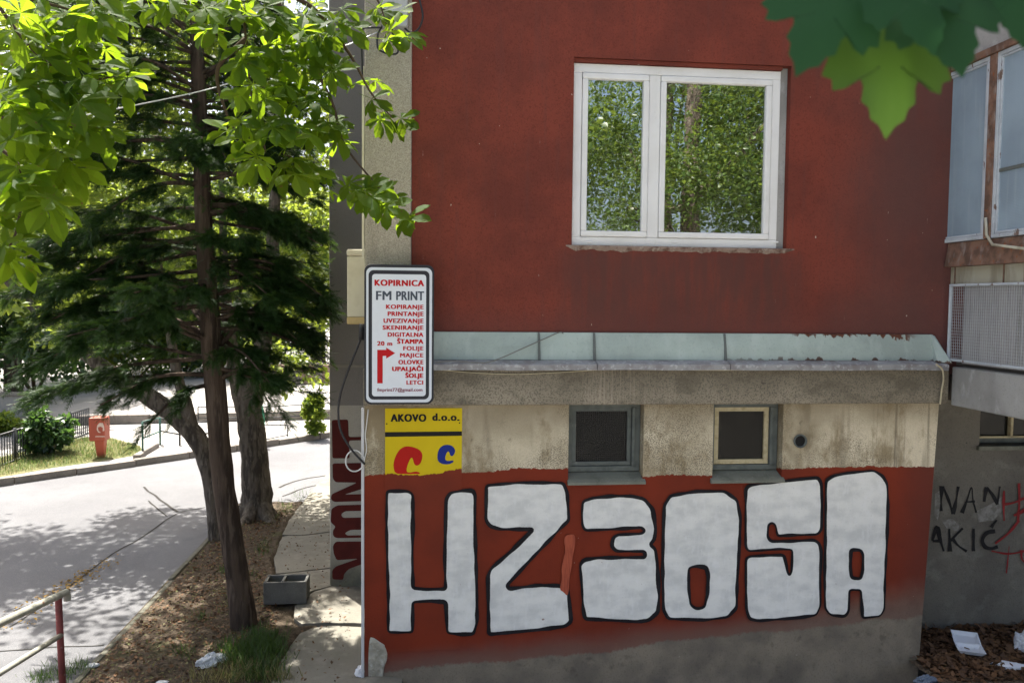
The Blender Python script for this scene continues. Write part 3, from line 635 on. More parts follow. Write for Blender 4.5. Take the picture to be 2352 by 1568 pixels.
b = MB(); b.box(XL + .26, 11, YF + .29, 15.1, 5.91, 6.1); b.build('room_ceiling', M_ROOM, B)
b = MB(); b.box(XR + .26, 11, YF + .02, YF + .28, 2.35, Z_ROOF); b.build('wing_wall', M_PEBD, B)
# rear part of the house standing out behind the corner, with a moulding and maroon lettering
fx = on_y(757, 1000, 8.92).x; FY = 8.92
b = MB(); b.box(fx, XL + .015, FY, 15.4, -.05, Z_ROOF); b.build('rear_wall', M_FIN, B, bevel=.01)
zz = zF(790, 840, FY); b = MB(); b.box(fx - .012, XL + .015, FY - .014, FY - .001, zz - .018, zz + .012); b.build('wall_moulding', M_FINW, B)
mf = lambda Y: (lambda x, y: on_y(x, y, Y))
def shape(pts, tr, it=2): return chaikin([tr(*p) for p in pts], it)
rear = [
 [[(155, 155), (283, 150), (288, 288), (480, 285), (480, 312), (290, 315), (295, 455), (160, 455)]],
 [[(160, 495), (480, 488), (480, 690), (405, 690), (255, 738), (480, 733), (480, 787), (170, 796), (146, 772), (155, 735), (352, 645), (185, 642), (163, 615)]],
 [[(480, 815), (200, 822), (152, 850), (146, 955), (187, 990), (163, 1018), (165, 1062), (190, 1079), (480, 1075)], [(470, 865), (260, 868), (226, 893), (242, 921), (470, 915)], [(470, 1012), (300, 1015), (256, 1040), (275, 1059), (470, 1055)]],
 [[(480, 1104), (185, 1107), (163, 1140), (170, 1200), (193, 1252), (362, 1240), (188, 1300), (158, 1330), (160, 1402), (245, 1406), (251, 1360), (290, 1320), (480, 1250)]],
]
for cs in rear:
    o = fill_flat('painted_letter', [round_poly([zD(*p) for p in c], 5) for c in cs], mf(FY - .004), M_MAROON, B)
# concrete band, metal flashing sheets and coping
zb, zt = zF(1500, 929, YFA), zF(1500, 848, YFA)
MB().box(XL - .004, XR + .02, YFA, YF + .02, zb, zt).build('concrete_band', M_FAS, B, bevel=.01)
zl0, zl1 = zF(1500, 850, 6.52), zF(1500, 836, 6.52)
for a, c in ((840, 1372), (1373, 1678), (1679, 2180)):
    x0, x1 = on_y(a, 842, 6.52).x, on_y(c, 840, 6.52).x - .003
    V = []
    m = 24
    prof = [(6.52, zl0), (6.515, zl1 - .006), (6.52, zl1), (6.62, zl1 + .022), (YF - .012, zl1 + .03), (YF - .012, zl0 + .02), (6.55, zl0 + .012), (6.55, zl0)]
    for i in range(m + 1):
        xx = x0 + (x1 - x0) * i / m
        for (yy, z_) in prof: V.append((xx, yy + .006 * mnoise.noise(Vector((xx * 3, yy * 4, 1))), z_ + .007 * mnoise.noise(Vector((xx * 2.2, yy * 3, 5)))))
    k = len(prof); Fs = [[i * k + j, i * k + (j + 1) % k, (i + 1) * k + (j + 1) % k, (i + 1) * k + j] for i in range(m) for j in range(k)] + [list(range(k)), [m * k + j for j in range(k)][::-1]]
    mesh_obj('coping', V, Fs, M_COP, B)
zs0, zs1 = zl1 + .026, Z_FL + .004
cuts = [840, 1238, 1365, 1665, 2146]
for i in range(4):
    x0, x1 = on_y(cuts[i], 800, 6.65).x, on_y(cuts[i + 1], 800, 6.65).x - .004; m = 16; V = []; Fs = []
    for q in range(m + 1):
        xx = x0 + (x1 - x0) * q / m; wob = .010 * mnoise.noise(Vector((xx * 2.1, i, 0)))
        for (yy, z_) in ((6.63, zs0), (6.645 + wob, (zs0 + zs1) / 2), (6.668, zs1), (YF - .003, zs1 + .003), (YF - .004, zs0)): V.append((xx, yy, z_))
    k = 5; Fs = [[a * k + j, a * k + (j + 1) % k, (a + 1) * k + (j + 1) % k, (a + 1) * k + j] for a in range(m) for j in range(k)] + [list(range(k)), [m * k + j for j in range(k)][::-1]]
    sh = mesh_obj('flashing_sheet', V, Fs, M_ZINC, B)
    if i < 3:
        b = MB(); b.hexa([(x1 - .010, 6.606, zs0 - .004), (x1 + .014, 6.606, zs0 - .004), (x1 + .012, 6.64, zs0), (x1 - .006, 6.64, zs0), (x1 - .006, 6.655, zs1), (x1 + .012, 6.655, zs1), (x1 + .012, 6.676, zs1), (x1 - .006, 6.676, zs1)])
        b.build('seam', M_SEAM, sh, bevel=.004)
# flashing end turned up at the inner corner
xe = on_y(2146, 800, 6.65).x
MB().hexa([(xe - .02, 6.57, zs0 - .01), (xe + .09, 6.52, zs0 - .02), (xe + .11, 6.69, zs0), (xe - .02, 6.69, zs0), (xe - .03, 6.665, zs1), (xe, 6.66, zs1 - .01), (xe + .03, 6.69, zs1 - .01), (xe - .03, 6.69, zs1)]).build('flashing_end', M_ZINC, B, bevel=.004)

# lower wall with the two basement openings
def op(x0, x1, y0, y1):
    a, c = on_y(x0, (y0 + y1) / 2, YL).x, on_y(x1, (y0 + y1) / 2, YL).x; return a, c, zF((x0 + x1) / 2, y1, YL), zF((x0 + x1) / 2, y0, YL)
O1 = op(1306, 1478, 925, 1088); O2 = op(1638, 1798, 925, 1084)
wall_top = zb - .002
O1 = (O1[0], O1[1], O1[2], wall_top); O2 = (O2[0], O2[1], O2[2], wall_top)
xbot = on_y(2112, 1500, YL).x; ztop_, zbot_ = zF(2153, 930, YL), zF(2112, 1500, YL)
def lean(p):
    if p[0] > XR - .01: return (xbot + (XR - .012 - xbot) * (p[2] - zbot_) / (ztop_ - zbot_), p[1], p[2])
    return p
xs_ = [XL, XR]; zs_ = [-.25, wall_top]
SZ1, SZ2 = zF(1392, 1113, YL - .035), zF(1715, 1109, YL - .035)
holes = [(O1[0], O1[1], SZ1 + .008, wall_top - 1e-4), (O2[0], O2[1], SZ2 + .008, wall_top - 1e-4)]
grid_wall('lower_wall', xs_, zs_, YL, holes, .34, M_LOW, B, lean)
def ring(x0, x1, z0, z1, wd, y0, y1):
    b = MB(); b.box(x0, x1, y0, y1, z0, z0 + wd); b.box(x0, x1, y0, y1, z1 - wd, z1); b.box(x0, x0 + wd, y0, y1, z0 + wd, z1 - wd); b.box(x1 - wd, x1, y0, y1, z0 + wd, z1 - wd); return b
def basement(O, glass_px, yel, sill_px):
    gx0, gx1, gy0, gy1 = glass_px; yg = YL + .15
    wn = MB(); x0, x1, z0, z1 = O
    ww = thing_part('basement_window', ((x0 + x1) / 2, yg, z0), B)
    ring(x0 + .003, x1 - .003, z0 + .002, z1 - .004, .045, YL + .10, YL + .17).build('frame', M_GREYWOOD, ww, bevel=.004)
    ax, bx = x0 + .05, x1 - .05; az, bz = z0 + .05, z1 - .045
    ring(ax, bx - .03, az, bz, .035 if not yel else .042, YL + .115, YL + .155).build('sash', M_YELWOOD if yel else M_GREYWOOD, ww, bevel=.004)
    MB().box(bx - .028, bx, YL + .085, YL + .16, az, bz).build('post', M_GREYWOOD, ww, bevel=.004)
    i0, i1, k0, k1 = ax + .036, bx - .066, az + .036, bz - .036
    MB().box(i0, i1, YL + .138, YL + .143, k0, k1).build('pane', M_GLASSD, ww)
    wv = MB(); s = .018; yy = YL + .128; r_ = .0011
    xx = i0
    while xx < i1: wv.box(xx - r_, xx + r_, yy - .001, yy + .001, k0, k1); xx += s
    zz_ = k0
    while zz_ < k1: wv.box(i0, i1, yy + .0012, yy + .003, zz_ - r_, zz_ + r_); zz_ += s
    if not yel: tag(wv.build('insect_mesh', M_BLACKM, ww), kind='stuff')
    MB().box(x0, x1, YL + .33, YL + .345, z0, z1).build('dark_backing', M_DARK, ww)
    sx0, sx1 = on_y(sill_px[0], 1100, YL).x, on_y(sill_px[1], 1100, YL).x; zz0 = zF((sill_px[0] + sill_px[1]) / 2, sill_px[3], YL - .035); 
    k_ = (zz0 + .022) * .72 + (O[2] + .004) * .28; b = MB()
    b.hexa([(sx0, YL - .035, zz0), (sx1, YL - .035, zz0), (sx1, YL - .002, zz0), (sx0, YL - .002, zz0), (sx0, YL - .035, zz0 + .022), (sx1, YL - .035, zz0 + .022), (sx1, YL - .002, k_), (sx0, YL - .002, k_)])
    b.hexa([(x0 + .002, YL - .002, zz0 + .01), (x1 - .002, YL - .002, zz0 + .01), (x1 - .002, YL + .30, zz0 + .01), (x0 + .002, YL + .30, zz0 + .01), (x0 + .002, YL - .002, k_), (x1 - .002, YL - .002, k_), (x1 - .002, YL + .30, O[2] + .06), (x0 + .002, YL + .30, O[2] + .06)])
    b.build('sill', M_SILL, ww)
def thing_part(name, loc, parent):
    o = bpy.data.objects.new(name, None); o.empty_display_size = .1; return link(o, parent, Vector(loc))
basement(O1, (1317, 1441, 941, 1064), False, (1303, 1481, 1086, 1113))
basement(O2, (1649, 1745, 951, 1047), True, (1631, 1799, 1082, 1109))
# vent pipe mouth
b = MB(); pr = 15 * mpx(PIPE); P = [Vector((PIPE.x, YL + t, PIPE.z)) for t in (-.022, -.022, .04)]
seg = 24; V = []; Fs = []
for (rr, yy) in ((pr * 1.0, YL + .0), (pr * 1.06, YL - .02), (pr * .86, YL - .02), (pr * .84, YL - .0005)):
    for k in range(seg): a = 2 * math.pi * k / seg; V.append((PIPE.x + rr * math.cos(a), yy, PIPE.z + rr * math.sin(a)))
Fs = [[i * seg + k, (i + 1) * seg + k, (i + 1) * seg + (k + 1) % seg, i * seg + (k + 1) % seg] for i in range(3) for k in range(seg)]
vp = mesh_obj('vent_pipe', V, Fs, M_GREYWOOD, B, True)
mesh_obj('bore_shade_disc', V[3 * seg:], [list(range(seg))[::-1]], M_DARK, vp)  # flat black disc: the shade inside the hollow pipe, put into colour
# exposed, broken plaster at the foot of the left corner
pts = [(88, 1318), (120, 1322), (150, 1345), (178, 1360), (190, 1395), (190, 1440), (172, 1480), (165, 1568), (160, 1640), (88, 1640)]
out = shape(pts, zB, 2); V = []; Fs = []
cxx, cyy = zB(130, 1470); m = len(out)
for s_ in (1.0, .9, .72, .45, .15):
    for p in out:
        q = on_y(cxx + (p[0] - cxx) * s_, cyy + (p[1] - cyy) * s_, YL); d = (.0 if s_ == 1 else .016) + .02 * mnoise.noise(Vector((q.x * 16, q.z * 13, 1))) * (s_ < 1)
        V.append((max(q.x, XL - .004), YL - .002 - max(0, d), q.z))
for r_ in range(4):
    for k in range(m): Fs.append([r_ * m + k, r_ * m + (k + 1) % m, (r_ + 1) * m + (k + 1) % m, (r_ + 1) * m + k])
Fs.append([4 * m + k for k in range(m)]); mesh_obj('broken_plaster', V, Fs, M_PLASTER, B, True)

# big white window
W = thing_part('window', ((wx0 + wx1) / 2, YF + .07, wz0), B)
yw = YF + .05
xm0, xm1 = on_y(1480, 350, yw).x, on_y(1524, 350, yw).x
fx1 = wx1 - .07                                        # plastered strip between frame and wall on the right
ring(wx0 + .006, fx1, wz0 + .006, wz1 - .035, .075, yw, yw + .07).build('frame', M_PVC, W, bevel=.006)
MB().box(xm0 + .035, xm1 - .035, yw + .001, yw + .069, wz0 + .082, wz1 - .111).build('mullion', M_PVC, W, bevel=.006)
MB().box(fx1 + .002, wx1 - .002, yw + .02, yw + .2, wz0 + .004, wz1 - .004).build('reveal_plaster', M_SLABC, W)
MB().box(wx0 + .004, fx1, yw - .03, yw + .2, wz1 - .033, wz1 - .003).build('lintel_strip', M_RED, W)
for a, c in ((wx0 + .083, xm0 + .033), (xm1 - .033, fx1 - .077)):
    z0_, z1_ = wz0 + .083, wz1 - .112
    s_ = ring(a, c, z0_, z1_, .05, yw - .012, yw + .05).build('sash', M_PVC, W, bevel=.009)
    MB().box(a + .049, c - .049, yw + .018, yw + .022, z0_ + .049, z1_ - .049).build('pane', M_GLASS, W)
    bl = MB(); zz = z0_ + .05
    while zz < z1_ - .05:
        bl.hexa([(a + .055, yw + .085, zz), (c - .055, yw + .085, zz), (c - .055, yw + .10, zz + .009), (a + .055, yw + .10, zz + .009), (a + .055, yw + .085, zz + .0012), (c - .055, yw + .085, zz + .0012), (c - .055, yw + .10, zz + .0102), (a + .055, yw + .10, zz + .0102)]); zz += .022
    tag(bl.build('venetian_blind', M_BLIND, W), kind='stuff')
    MB().box(a + .052, c - .052, yw + .075, yw + .11, z1_ - .075, z1_ - .051).build('blind_rail', M_PVC, W)
V = []; Fs = []; m = 90                                # crumbled plaster under the frame
for i in range(m + 1):
    xx = wx0 - .05 + (wx1 - wx0 + .12) * i / m; e = min(1, min(i, m - i) / 4); r1 = mnoise.noise(Vector((xx * 7, 0, 2))) + .6 * mnoise.noise(Vector((xx * 19, 0, 5)))
    zl = wz0 - .005 - e * (.034 + .022 * r1); yo = .004 + e * (.010 + .008 * mnoise.noise(Vector((xx * 14, 3, 1))))
    V += [(xx, YF + .055, wz0 + .005), (xx, YF - yo * .7, wz0 + .004), (xx, YF - yo, wz0 - .008), (xx, YF - yo * .6, (wz0 - .008 + zl) / 2), (xx, YF - .0005, zl)]
for i in range(m):
    for j in range(4): a = i * 5 + j; Fs.append([a, a + 1, a + 6, a + 5])
mesh_obj('crumbled_plaster', V, Fs, M_SILLP, W)
for px in (1356, 1548, 1782):
    q = on_y(px, 556, yw); MB().box(q.x - .022, q.x + .022, yw - .006, yw - .0005, q.z - .007, q.z + .007).build('drain_cap', M_PVC, W, bevel=.003)

# ------------------------------------------------------------------ white graffiti letters on the lower wall
GH = [(188, 545), (195, 533), (300, 533), (328, 550), (328, 700), (325, 900), (328, 1000), (328, 1055), (400, 1062), (505, 1060), (500, 900), (505, 700), (508, 575), (530, 542), (600, 530), (650, 530), (664, 552), (662, 700), (668, 900), (674, 1100), (674, 1240), (655, 1302), (580, 1304), (514, 1296), (510, 1220), (506, 1130), (420, 1124), (328, 1130), (326, 1292), (260, 1294), (195, 1292), (196, 1100), (190, 900), (186, 700)]
GZ = [(725, 503), (800, 496), (900, 488), (1050, 488), (1140, 490), (1160, 540), (1170, 690), (1135, 722), (1080, 780), (960, 905), (835, 1040), (848, 1060), (1000, 1040), (1115, 1042), (1165, 1060), (1172, 1130), (1182, 1235), (1150, 1260), (1000, 1280), (738, 1304), (735, 1150), (733, 990), (750, 950), (860, 855), (978, 738), (800, 738), (745, 722), (722, 690)]
G3 = [(1245, 588), (1300, 570), (1400, 560), (1510, 560), (1575, 575), (1622, 630), (1638, 740), (1630, 795), (1606, 820), (1636, 845), (1646, 920), (1656, 1100), (1650, 1185), (1600, 1228), (1540, 1236), (1400, 1228), (1256, 1220), (1246, 1160), (1240, 1050), (1230, 930), (1250, 903), (1330, 892), (1582, 890), (1580, 857), (1425, 856), (1400, 830), (1408, 785), (1432, 768), (1565, 762), (1580, 745), (1562, 728), (1400, 738), (1258, 744), (1243, 720), (1240, 650)]
GO = [(1526, 1160), (1540, 1138), (1600, 1128), (1665, 1128), (1693, 1148), (1701, 1190), (1698, 1260), (1693, 1340), (1692, 1395), (1672, 1416), (1620, 1423), (1535, 1420), (1524, 1400), (1522, 1300), (1524, 1210)]
GOh = [(1582, 1303), (1600, 1299), (1622, 1302), (1627, 1320), (1625, 1365), (1618, 1394), (1600, 1398), (1586, 1388), (1582, 1350)]
GS = [(355, 520), (375, 502), (480, 490), (640, 470), (745, 460), (762, 490), (766, 600), (763, 740), (742, 766), (600, 770), (526, 774), (516, 715), (497, 702), (476, 714), (472, 780), (490, 804), (600, 803), (725, 796), (752, 815), (762, 860), (756, 1000), (758, 1150), (735, 1200), (640, 1214), (420, 1231), (374, 1220), (358, 1170), (355, 1000), (356, 900), (372, 885), (470, 879), (560, 877), (574, 930), (580, 972), (591, 988), (602, 965), (607, 848), (540, 844), (368, 856), (354, 830), (354, 650)]
GA = [(788, 475), (830, 450), (900, 436), (1045, 422), (1092, 450), (1118, 495), (1122, 600), (1116, 800), (1106, 1000), (1102, 1170), (1080, 1206), (985, 1216), (980, 1130), (976, 1065), (914, 1064), (910, 1180), (890, 1208), (812, 1200), (783, 1165), (780, 1000), (784, 800), (786, 600)]
GAh = [(922, 848), (975, 850), (988, 875), (986, 960), (975, 1006), (925, 1000), (918, 940)]
idt = lambda x, y: (x, y)
for i, (ch, cs, tr) in enumerate((('H', [GH], zB), ('Z', [GZ], zB), ('3', [G3], zB), ('O', [GO, GOh], idt), ('S', [GS], zC), ('A', [GA, GAh], zC))):
    yo = YL - .0095 - .0006 * i; cc = [resample(round_poly([tr(*p) for p in c], 7), 2.5) for c in cs]
    L = fill_flat('graffiti_letter', cc, mf(yo), M_WHITE, B); L['label'] = 'white painted %s with black outline' % ch
    for k, c in enumerate(cc):
        ribbon('outline', c, mf(yo - .0022 - .0003 * k), 8.4 if i in (0, 2, 3, 1) else 7.0, M_BLACKSP, L, True, .35, i * 3 + k)
fill_flat('paint_smear', [shape([(1150, 772), (1180, 764), (1205, 768), (1203, 830), (1190, 880), (1186, 930), (1172, 1000), (1170, 1060), (1162, 1100), (1140, 1075), (1118, 1062), (1134, 1000), (1128, 950), (1140, 900), (1152, 850), (1142, 800)], zB, 2)], mf(YL - .0165), M_ORANGE, B)

# ------------------------------------------------------------------ niche wall behind and below the balcony
YN = 7.28
nwx0, nwx1 = on_y(2250, 1000, YN).x, on_y(2420, 1000, YN).x; nwz0, nwz1 = zF(2300, 1022, YN), zF(2300, 880, YN)
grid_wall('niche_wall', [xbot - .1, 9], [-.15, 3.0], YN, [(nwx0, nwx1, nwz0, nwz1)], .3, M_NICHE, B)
nw = thing_part('niche_window', (nwx0 + .3, YN + .1, nwz0), B)
ring(nwx0 + .004, nwx1 - .004, nwz0 + .004, nwz1 - .004, .05, YN + .10, YN + .16).build('frame', M_GREYWOOD, nw, bevel=.004)
xq = on_y(2322, 990, YN + .1).x
MB().box(xq - .014, xq + .014, YN + .085, YN + .165, nwz0 + .055, nwz1 - .055).build('mullion', M_YELWOOD, nw, bevel=.004)
MB().box(nwx0 + .055, nwx1 - .055, YN + .085, YN + .099, nwz0 + .056, nwz0 + .075).build('bottom_bead', M_YELWOOD, nw)
MB().box(nwx0 + .055, nwx1 - .055, YN + .13, YN + .135, nwz0 + .055, nwz1 - .055).build('pane', M_GLASSD, nw)
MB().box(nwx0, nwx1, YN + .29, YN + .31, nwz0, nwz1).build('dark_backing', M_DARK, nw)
MB().box(nwx0 - .03, nwx1 + .03, YN - .04, YN + .098, nwz0 - .045, nwz0 - .002).build('sill', M_SILL, nw, bevel=.006)
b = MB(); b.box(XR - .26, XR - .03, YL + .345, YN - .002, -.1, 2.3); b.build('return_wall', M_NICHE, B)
def tagstroke(strokes, mat, wd, yo, name):
    for s_ in strokes:
        P = [zC(*p) for p in s_]
        if len(P) > 2: P = [(v.x, v.y) for v in smooth_path([Vector((p[0], p[1], 0)) for p in P], 5)]
        else: P = [(P[0][0] + (P[1][0] - P[0][0]) * t / 6, P[0][1] + (P[1][1] - P[0][1]) * t / 6) for t in range(7)]
        ribbon(name, P, mf(yo), wd, mat, B, False, .5, len(s_) + s_[0][0]); yo -= .0004
tagstroke([[(1412, 505), (1408, 575), (1408, 640)], [(1418, 508), (1448, 580), (1472, 656)], [(1472, 656), (1490, 580), (1500, 508)], [(1520, 650), (1548, 580), (1572, 512), (1580, 580), (1598, 648)], [(1535, 592), (1590, 588)], [(1640, 590), (1648, 540), (1655, 512)], [(1655, 512), (1690, 560), (1712, 605)], [(1712, 605), (1725, 508)],
           [(1360, 800), (1385, 728), (1402, 790), (1422, 856)], [(1362, 802), (1412, 800)], [(1452, 735), (1456, 858)], [(1525, 732), (1458, 800)], [(1470, 790), (1500, 825), (1546, 858)], [(1583, 735), (1583, 856)], [(1700, 748), (1655, 758), (1630, 795), (1645, 832), (1680, 842), (1714, 832)], [(1678, 728), (1708, 688)]], M_BLACKTAG, 7.5, YN - .003, 'black_tag_stroke')
tagstroke([[(1748, 530), (1745, 610), (1748, 692)], [(1828, 490), (1830, 590), (1822, 700)], [(1745, 605), (1800, 595), (1870, 565)], [(1800, 665), (1850, 640), (1900, 600)], [(1700, 815), (1770, 760), (1830, 690)], [(1680, 855), (1780, 870), (1900, 845)], [(1775, 830), (1768, 900), (1760, 975)], [(1840, 850), (1845, 900), (1880, 930)]], M_REDTAG, 5.5, YN - .011, 'red_tag_stroke')
for pts, c in (([(1375, 545), (1400, 530), (1408, 600), (1390, 690), (1372, 660)], M_SLABC), ([(1600, 640), (1680, 600), (1740, 560), (1745, 630), (1690, 690), (1610, 700)], M_SLABC), ([(1410, 690), (1470, 680), (1505, 720), (1500, 750), (1440, 735)], M_BEIGE)):
    fill_flat('torn_poster_scrap', [[zC(*p) for p in pts]], mf(YN - .0015), M_SCRAP, B)

# ------------------------------------------------------------------ glazed balcony, square to the facade, coming towards the camera
XB = XR + .01
def bp(px, py, off=0.0): return on_x(px, py, XB - off)
Y0, Y1 = 4.3, YF - .03
zx = lambda px, py: on_x(px, py, XB).z
z_sb = zx(2200, 935); z_st = zx(2260, 852)
def bbox_(y0, y1, z0, z1, x0, x1): return MB().box(XB + x0, XB + x1, y0, y1, z0, z1)
bbox_(Y0, YFA - .002, z_sb, z_st, .03, 1.9).build('balcony_slab', M_SLABC, B, bevel=.012)
zm0, zm1 = zx(2260, 838), zx(2200, 652)
MB().box(XB + .10, XB + .13, Y0, Y1 - .12, zm0 - .02, zm1 + .1).build('mesh_backing', M_SHEET, B)
mp_ = thing_part('mesh_panel', (XB, 5.5, zm0), B)
def ringx(y0, y1, z0, z1, wd, x0, x1):
    b = MB(); b.box(x0, x1, y0, y1, z0, z0 + wd); b.box(x0, x1, y0, y1, z1 - wd, z1); b.box(x0, x1, y0, y0 + wd, z0 + wd, z1 - wd); b.box(x0, x1, y1 - wd, y1, z0 + wd, z1 - wd); return b
ringx(Y0, 6.615, zm0, zm1, .02, XB + .0, XB + .025).build('frame', M_BLUEFR, mp_, bevel=.004)
wv = MB(); q = Y0 + .03
while q < 6.59: wv.box(XB + .010, XB + .0125, q - .0012, q + .0012, zm0 + .02, zm1 - .02); q += .026
q = zm0 + .03
while q < zm1 - .02: wv.box(XB + .0127, XB + .015, Y0 + .02, 6.595, q - .0012, q + .0012); q += .026
tag(wv.build('wires', M_WIRE, mp_), kind='stuff')
for px in (2308, 2345):
    q = bp(px, 740).y; MB().box(XB + .088, XB + .098, q - .05, q - .02, zm0, zm1 - .02).build('backing_strip', M_SLABC, B)
zr0, zr1 = zx(2200, 612), zx(2200, 556)                # rusty apron below the panes
z2 = zm1 + .002
MB().box(XB + .05, XB + .075, Y0, Y1, z2, zr0 - .001).build('beige_apron', M_BEIGE, B)
for px in (2182, 2293, 2341):
    q = bp(px, 632).y; MB().box(XB + .043, XB + .0495, q - .006, q + .006, z2, zr0 - .002).build('apron_joint', M_RUST, B)
MB().hexa([(XB - .02, Y0, zr0), (XB + .08, Y0, zr0), (XB + .08, Y1, zr0), (XB - .02, Y1, zr0), (XB + .015, Y0, zr1), (XB + .08, Y0, zr1), (XB + .08, Y1, zr1), (XB + .015, Y1, zr1)]).build('rusty_sill', M_RUST, B, bevel=.005)
zg1 = zx(2165, 168)                                    # head of the glazing
def pane(px0, px1, name):
    yb, ya = bp(px0, 350).y, bp(px1, 350).y           # px0 is farther away (larger y)
    wp = thing_part(name, (XB, (ya + yb) / 2, zr1), B)
    ringx(ya, yb, zr1 + .004, zg1 - .03, .032, XB + .0, XB + .045).build('frame', M_BLUEFR, wp, bevel=.004)
    ringx(ya + .034, yb - .034, zr1 + .038, zg1 - .064, .018, XB + .008, XB + .038).build('sash', M_BLUEFR, wp, bevel=.004)
    MB().box(XB + .022, XB + .027, ya + .05, yb - .05, zr1 + .054, zg1 - .08).build('pane', M_FROST, wp)
    return wp, ya, yb
pane(2158, 2266, 'balcony_window'); wp, ya, yb = pane(2283, 2400, 'balcony_window')
zc = zx(2320, 385); MB().box(XB + .012, XB + .02, ya + .05, yb - .05, zc - .014, zc + .014).build('glazing_bar', M_GREYWOOD, wp, bevel=.003)
pane(2412, 2580, 'balcony_window')
yp0, yp1 = bp(2283, 350).y, bp(2266, 350).y
MB().box(XB - .006, XB + .05, yp0 + .002, yp1 - .002, zr1 + .004, zg1 - .03).build('rusty_post', M_RUST, B, bevel=.005)
MB().box(XB - .025, XB + .06, Y0, Y1, zg1 - .028, zg1 + .03).build('rusty_lintel', M_RUST, B, bevel=.005)
MB().box(XB + .02, XB + .2, Y0, Y1, zg1 + .032, Z_ROOF).build('balcony_wall', M_SLABC, B)
MB().box(XB + .2, XB + 1.9, Y0, Y0 + .15, z_st + .002, Z_ROOF).build('balcony_end_wall', M_SLABC, B)
MB().box(XB + .2, XB + 1.9, Y0 + .16, Y1, zg1 + 1.0, zg1 + 1.15).build('balcony_ceiling', M_SLABC, B)
MB().box(XB + .135, XB + 1.9, Y0 + .16, Y1, z_st + .003, z_st + .05).build('balcony_floor', M_ROOM, B)
q0, q1 = bp(2272, 548), bp(2352, 575); b = MB(); b.tube([bp(2264, 500, .02), bp(2266, 540, .02), bp(2280, 562, .03), bp(2360, 572, .04)], .012, 8); b.build('bent_rail', M_BEIGE, B, True)

# ------------------------------------------------------------------ copy-shop light box on the corner
YS = 6.40                                              # its front face; it hangs on the band
def rrect(x0, y0, x1, y1, r, k=6):
    out = []
    for cx, cy, a0 in ((x1 - r, y0 + r, -90), (x1 - r, y1 - r, 0), (x0 + r, y1 - r, 90), (x0 + r, y0 + r, 180)):
        for i in range(k + 1): a = R(a0 + 90 * i / k); out.append((cx + r * math.cos(a), cy + r * math.sin(a)))
    return out
c0, c1 = on_y(*zA(315, 148), YS), on_y(*zA(735, 990), YS)
SG = thing('light_box_sign', ((c0.x + c1.x) / 2, YS + .08, c1.z), 'tall white light box sign with black border and red service list', 'sign')
def sm(Y):
    A0, A1 = on_y(*zA(315, 570), Y), on_y(*zA(735, 570), Y); B0, B1 = on_y(*zA(525, 148), Y), on_y(*zA(525, 990), Y)
    return lambda x, y: Vector((A0.x + (A1.x - A0.x) * (x - 315) / 420, Y, B0.z + (B1.z - B0.z) * (y - 148) / 842))
def slab(name, pts, y0, y1, mat, parent, bevel=0):
    f = sm(YS); P = [f(*p) for p in pts]; n_ = len(P)
    V = [(p.x, y0, p.z) for p in P] + [(p.x, y1, p.z) for p in P]
    o = mesh_obj(name, V, [list(range(n_)), list(range(n_, 2 * n_))[::-1]] + [[i, n_ + i, n_ + (i + 1) % n_, (i + 1) % n_] for i in range(n_)], mat, parent)
    if bevel: bev(o, bevel)
    return o
slab('housing', rrect(315, 148, 735, 990, 42), YS, YS + .15, M_SBLACK, SG, .006)
slab('white_border', rrect(327, 166, 723, 978, 34), YS - .0025, YS - .0002, M_SWHITE, SG)
slab('black_border', rrect(341, 183, 707, 960, 30), YS - .0045, YS - .0027, M_SBLACK, SG)
face = slab('face', rrect(362, 206, 687, 940, 18), YS - .0065, YS - .0047, M_SFACE, SG)
st = sm(YS - .0078)
for s_, rc, mt, bd in (('KOPIRNICA', (376, 240, 675, 275), M_SRED, .085), ('FM', (385, 308, 478, 360), M_SGREY, .05), ('PRINT', (506, 308, 675, 360), M_SGREY, .05), ('KOPIRANJE', (445, 388, 672, 413), M_SRED, .085), ('PRINTANJE', (455, 430, 672, 455), M_SRED, .085),
                       ('UVEZIVANJE', (430, 472, 672, 497), M_SRED, .085), ('SKENIRANJE', (425, 513, 672, 538), M_SRED, .085), ('DIGITALNA', (455, 555, 672, 580), M_SRED, .085), ('ŠTAMPA', (512, 588, 672, 622), M_SRED, .085),
                       ('FOLIJE', (549, 638, 672, 662), M_SRED, .085), ('MAJICE', (530, 680, 672, 704), M_SRED, .085), ('OLOVKE', (520, 721, 672, 746), M_SRED, .085), ('UPALJAČI', (482, 753, 672, 787), M_SRED, .085),
                       ('ŠOLJE', (562, 795, 672, 828), M_SRED, .085), ('LETCI', (569, 845, 672, 869), M_SRED, .085), ('20 m', (392, 609, 484, 634), M_SRED, .085), ('fmprint77@gmail.com', (393, 890, 667, 918), M_SMAR, .03)):
    text_flat('lettering', s_, rc, st, mt, SG, bd)
fill_flat('arrow', [[(393, 862), (393, 660), (447, 660), (447, 646), (501, 680), (447, 713), (447, 697), (426, 697), (426, 862)]], st, M_SRED, SG)
b = MB()
for zz in (c0.z - .12, c1.z + .14): b.box(c0.x + .1, c0.x + .14, YS + .15, YFA + .0, zz - .02, zz + .02); b.box(c0.x + .36, c0.x + .4, YS + .15, YFA if zz < 2.9 else YP, zz - .02, zz + .02)
b.build('bracket', M_BLACKM, SG)

